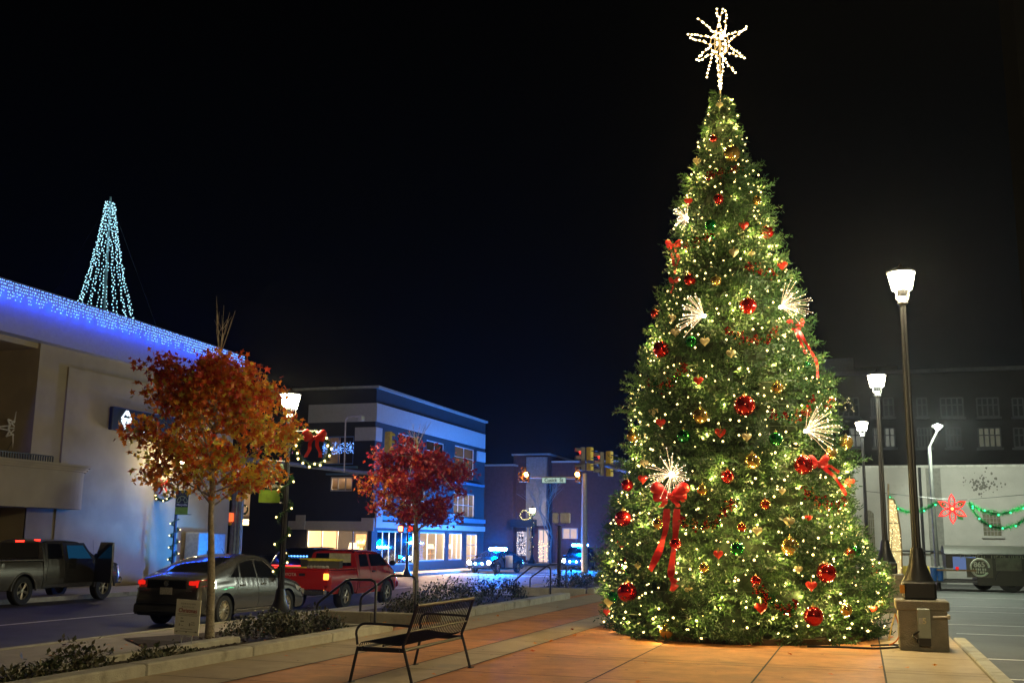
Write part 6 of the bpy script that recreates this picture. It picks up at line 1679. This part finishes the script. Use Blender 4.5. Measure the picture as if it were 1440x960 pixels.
# ---- light bursts
burm=emit('burst_fibre',(1,.68,.36),3.2,False);burt=emit('burst_tip',(1,.78,.5),7,False);burc=emit('burst_core',(1,.85,.6),30,False)
def burst(px,py,dirx,diry,L,n,spread,label,seed,full=False):
    rs=random.Random(seed);c=on(px,py,.12);t=empty('light_burst',c,label,'light decoration','fibre light bursts on the christmas tree')
    rv=facing(c);f=rv.cross(UP).normalized();f=f if f.dot(CAM-c)>0 else -f
    ax_=(rv*dirx+UP*diry+f*.6).normalized();fib=MB();tips=MB();k=0
    while k<n:
        d=Vector((rs.gauss(0,1),rs.gauss(0,1),rs.gauss(0,1))).normalized()
        if full:
            if d.dot(f)<-.1: continue
        elif d.dot(ax_)<spread: continue
        l=L*rs.uniform(.55,1.05);k+=1
        if full: l*= 1.0 if d.dot(rv)<.1 else .75
        e=c+d*l+Vector((0,0,-.04*l));mid=c+d*l*.5+Vector((0,0,.02*l))
        fib.tube([c,mid,e],[.0026,.0018,.0013],3,cap=False);tips.ico(e,.0085)
        for q in range(3): tips.ico(c+d*l*rs.uniform(.3,.95),.0035)
    tag(fib.build('fibres',burm,t),kind='stuff');tag(tips.build('tips',burt,t),kind='stuff');m=MB();m.ball(c,.05 if full else .035,8);m.build('core',burc,t)
    point('burst_light',c+f*.12+ax_*.1,(1,.7,.35),9,.04)
burst(944,667,-.5,.1,.46,62,0,'full round fibre light burst above the big red bow',1,True)
burst(1133,606,1,.25,.60,46,.55,'fibre light burst fanning right at the right edge below the middle of the tree',2)
burst(1098,432,1,.25,.56,46,.6,'fibre light burst at the upper right edge of the tree',3)
burst(990,444,-1,.1,.5,42,.6,'fibre light burst pointing left in the upper part of the tree',4)
burst(966,307,-1,.05,.3,36,.25,'fibre light burst at the upper left edge of the tree',5)
# ---- bead garlands
bmats=[shiny('bead_red',(.5,.02,.02)),shiny('bead_green',(.02,.3,.08)),shiny('bead_gold',(.7,.5,.2))]
def beads(pts,n,label,seed,w=.09):
    rs=random.Random(seed);P=[on(*p,.12) for p in pts];m=MB();Q=[]
    for i in range(len(P)-1):
        for k in range(10): Q.append(P[i].lerp(P[i+1],k/10))
    for i in range(n):
        f=rs.random()*(len(Q)-1);a=Q[int(f)];p=a+Vector((rs.gauss(0,.02),rs.gauss(-.02,.02),rs.gauss(0,w*.5)));seg_=int(f/3.3+rs.uniform(-.3,.3))
        m.ball(p,rs.uniform(.015,.024),6,mi=rs.choice([seg_%2,seg_%2,seg_%2,2]) )
    m.tube(Q,.009,4,mi=2)
    o=m.build('bead_garland',bmats,None)
    tag(o,label,'bead garland','bead garlands on the christmas tree')
    o.location=(0,0,0)
B=[((996,246),(1020,243),(1050,232)),((962,345),(985,338),(1008,330)),((1052,375),(1075,382),(1095,383)),((1022,466),(1050,478),(1078,480),(1095,462)),((912,540),(935,545),(950,530),(968,512)),((1085,583),(1110,588),(1135,582),(1146,560)),((958,733),(985,738),(1005,738),(1022,712),(1040,702)),((1132,690),(1152,706),(1175,712),(1192,705)),((1062,828),(1082,842),(1105,860),(1122,846)),((870,790),(878,800),(878,780)),((900,740),(905,760))]
L_=['topmost bead garland near the tip of the tree','bead garland at the upper left of the tree','bead garland at the upper right of the tree','swagged red and green bead garland above the middle','diagonal bead garland left of the large green ball','bead garland rising at the right edge at mid height','thick bead garland right of the big red bow','swagged bead garland under the right hand bow','lowest bead garland swag near the foot of the tree','short bead garland at the lower left edge','tiny bead garland left of the red bow tail']
for i,(b_,l_) in enumerate(zip(B[:10],L_)): beads(b_,[130,90,100,190,160,140,230,210,210,70][i],l_,i+30)
# ---- star topper
sc_=aty(1013,64,TY-.05)
st_=empty('star_topper',(sc_.x,sc_.y,ZT-.1),'large glowing wire star on top of the christmas tree','star')
rv=facing(sc_);swire=emit('star_wire',(1,.62,.2),1.1)
px_m=1500/((sc_-CAM).dot(F_));T_=[((1008,14),(1016,14),.36),((1021,17),None,.3),((983,27),None,.3),((968,48),(970,53),.3),((1050,38),(1048,42),.3),((980,84),(983,86),.3),((1046,82),(1043,80),.3),((994,108),None,.25),((1034,104),None,.25),((1013,126),(1014,126),.3)]
m=MB();P=[];cc=(1012,62)
m.tube([aty(cc[0]+13*math.cos(a),cc[1]+17*math.sin(a),TY-.05) for a in[2*PI*i/24 for i in range(24)]],.010,5,closed=True)
m.tube([aty(cc[0]+7*math.cos(a),cc[1]+17*math.sin(a),TY-.15) for a in[2*PI*i/24 for i in range(24)]],.008,5,closed=True)
for A_,B_,_ in T_:
    dx,dy=A_[0]-cc[0],A_[1]-cc[1];l=math.hypot(dx,dy);nx,ny=-dy/l,dx/l
    prs=[((cc[0]+dx/l*13+nx*5,cc[1]+dy/l*13+ny*5),A_),((cc[0]+dx/l*13-nx*5,cc[1]+dy/l*13-ny*5),B_ or A_)]
    if B_ is None: prs=prs[:1]
    for s_,e_ in prs:
        a=aty(*s_,TY-.05);b=aty(*e_,TY-.05-random.uniform(-.1,.15));m.tube([a,b],.008,4);m.tube([aty(cc[0]+random.uniform(-3,3),cc[1]+random.uniform(-4,4),TY),a],.006,3)
        n_=max(4,int((b-a).length/.065))
        for q in range(n_+1): P.append(a.lerp(b,q/n_)+Vector((random.uniform(-.02,.02),-.01,random.uniform(-.02,.02))))
for q in range(26): a=random.uniform(0,6.28);r=random.uniform(2,14);P.append(aty(cc[0]+r*math.cos(a),cc[1]+r*1.25*math.sin(a),TY-.08))
m.tube([aty(1012,45,TY),aty(1013,128,TY),ax(ZT-.3)],.012,6)
m.build('frame',swire,st_);bulbs(st_,P,.0175,emit('bulb_star',(1,.80,.42),14,False))
point('star_light',sc_+Vector((0,-.4,0)),(1,.7,.3),40,.1)
# ================= NIGHT SKY, RENDER =================
w=bpy.data.worlds.new('World');scene.world=w;w.use_nodes=True;nt=w.node_tree;N=nt.nodes;L=nt.links
bg=N['Background']
tc=N.new('ShaderNodeTexCoord');sep=N.new('ShaderNodeSeparateXYZ');L.new(tc.outputs['Generated'],sep.inputs[0])
rp=N.new('ShaderNodeValToRGB');e=rp.color_ramp.elements
e[0].position=0.0;e[0].color=(.0006,.0012,.0028,1);e[1].position=.45;e[1].color=(.0004,.0005,.0006,1)
L.new(sep.outputs[2],rp.inputs[0]);L.new(rp.outputs[0],bg.inputs[0]);bg.inputs[1].default_value=1.
vs=scene.view_settings;vs.view_transform='Standard';vs.look='None';vs.exposure=0;vs.gamma=1
scene.render.engine='CYCLES'
cy=scene.cycles;cy.use_denoising=True;cy.max_bounces=6;cy.diffuse_bounces=2;cy.glossy_bounces=3;cy.transmission_bounces=3;cy.transparent_max_bounces=8
cy.sample_clamp_indirect=3;cy.sample_clamp_direct=0;cy.caustics_reflective=False;cy.caustics_refractive=False;cy.use_light_tree=True
cy.light_sampling_threshold=.005
for o in list(scene.objects):
    if o.type=='EMPTY' and not o.children: bpy.data.objects.remove(o)

HAZE=.00013  # haze volume added so that lamps get halos, in place of lens glare
if HAZE:
    m,nt,N,L=newmat('haze');o=N.new('ShaderNodeOutputMaterial');v=N.new('ShaderNodeVolumePrincipled');v.inputs['Color'].default_value=(.9,.93,1,1);v.inputs['Density'].default_value=HAZE;v.inputs['Anisotropy'].default_value=.86
    L.new(v.outputs[0],o.inputs['Volume'])
    mb=MB();mb.box(-75,75,-15,135,-1.9,16.5);tag(mb.build('haze',m),'thin haze added over the street to give the lamps halos','haze',kind='stuff')
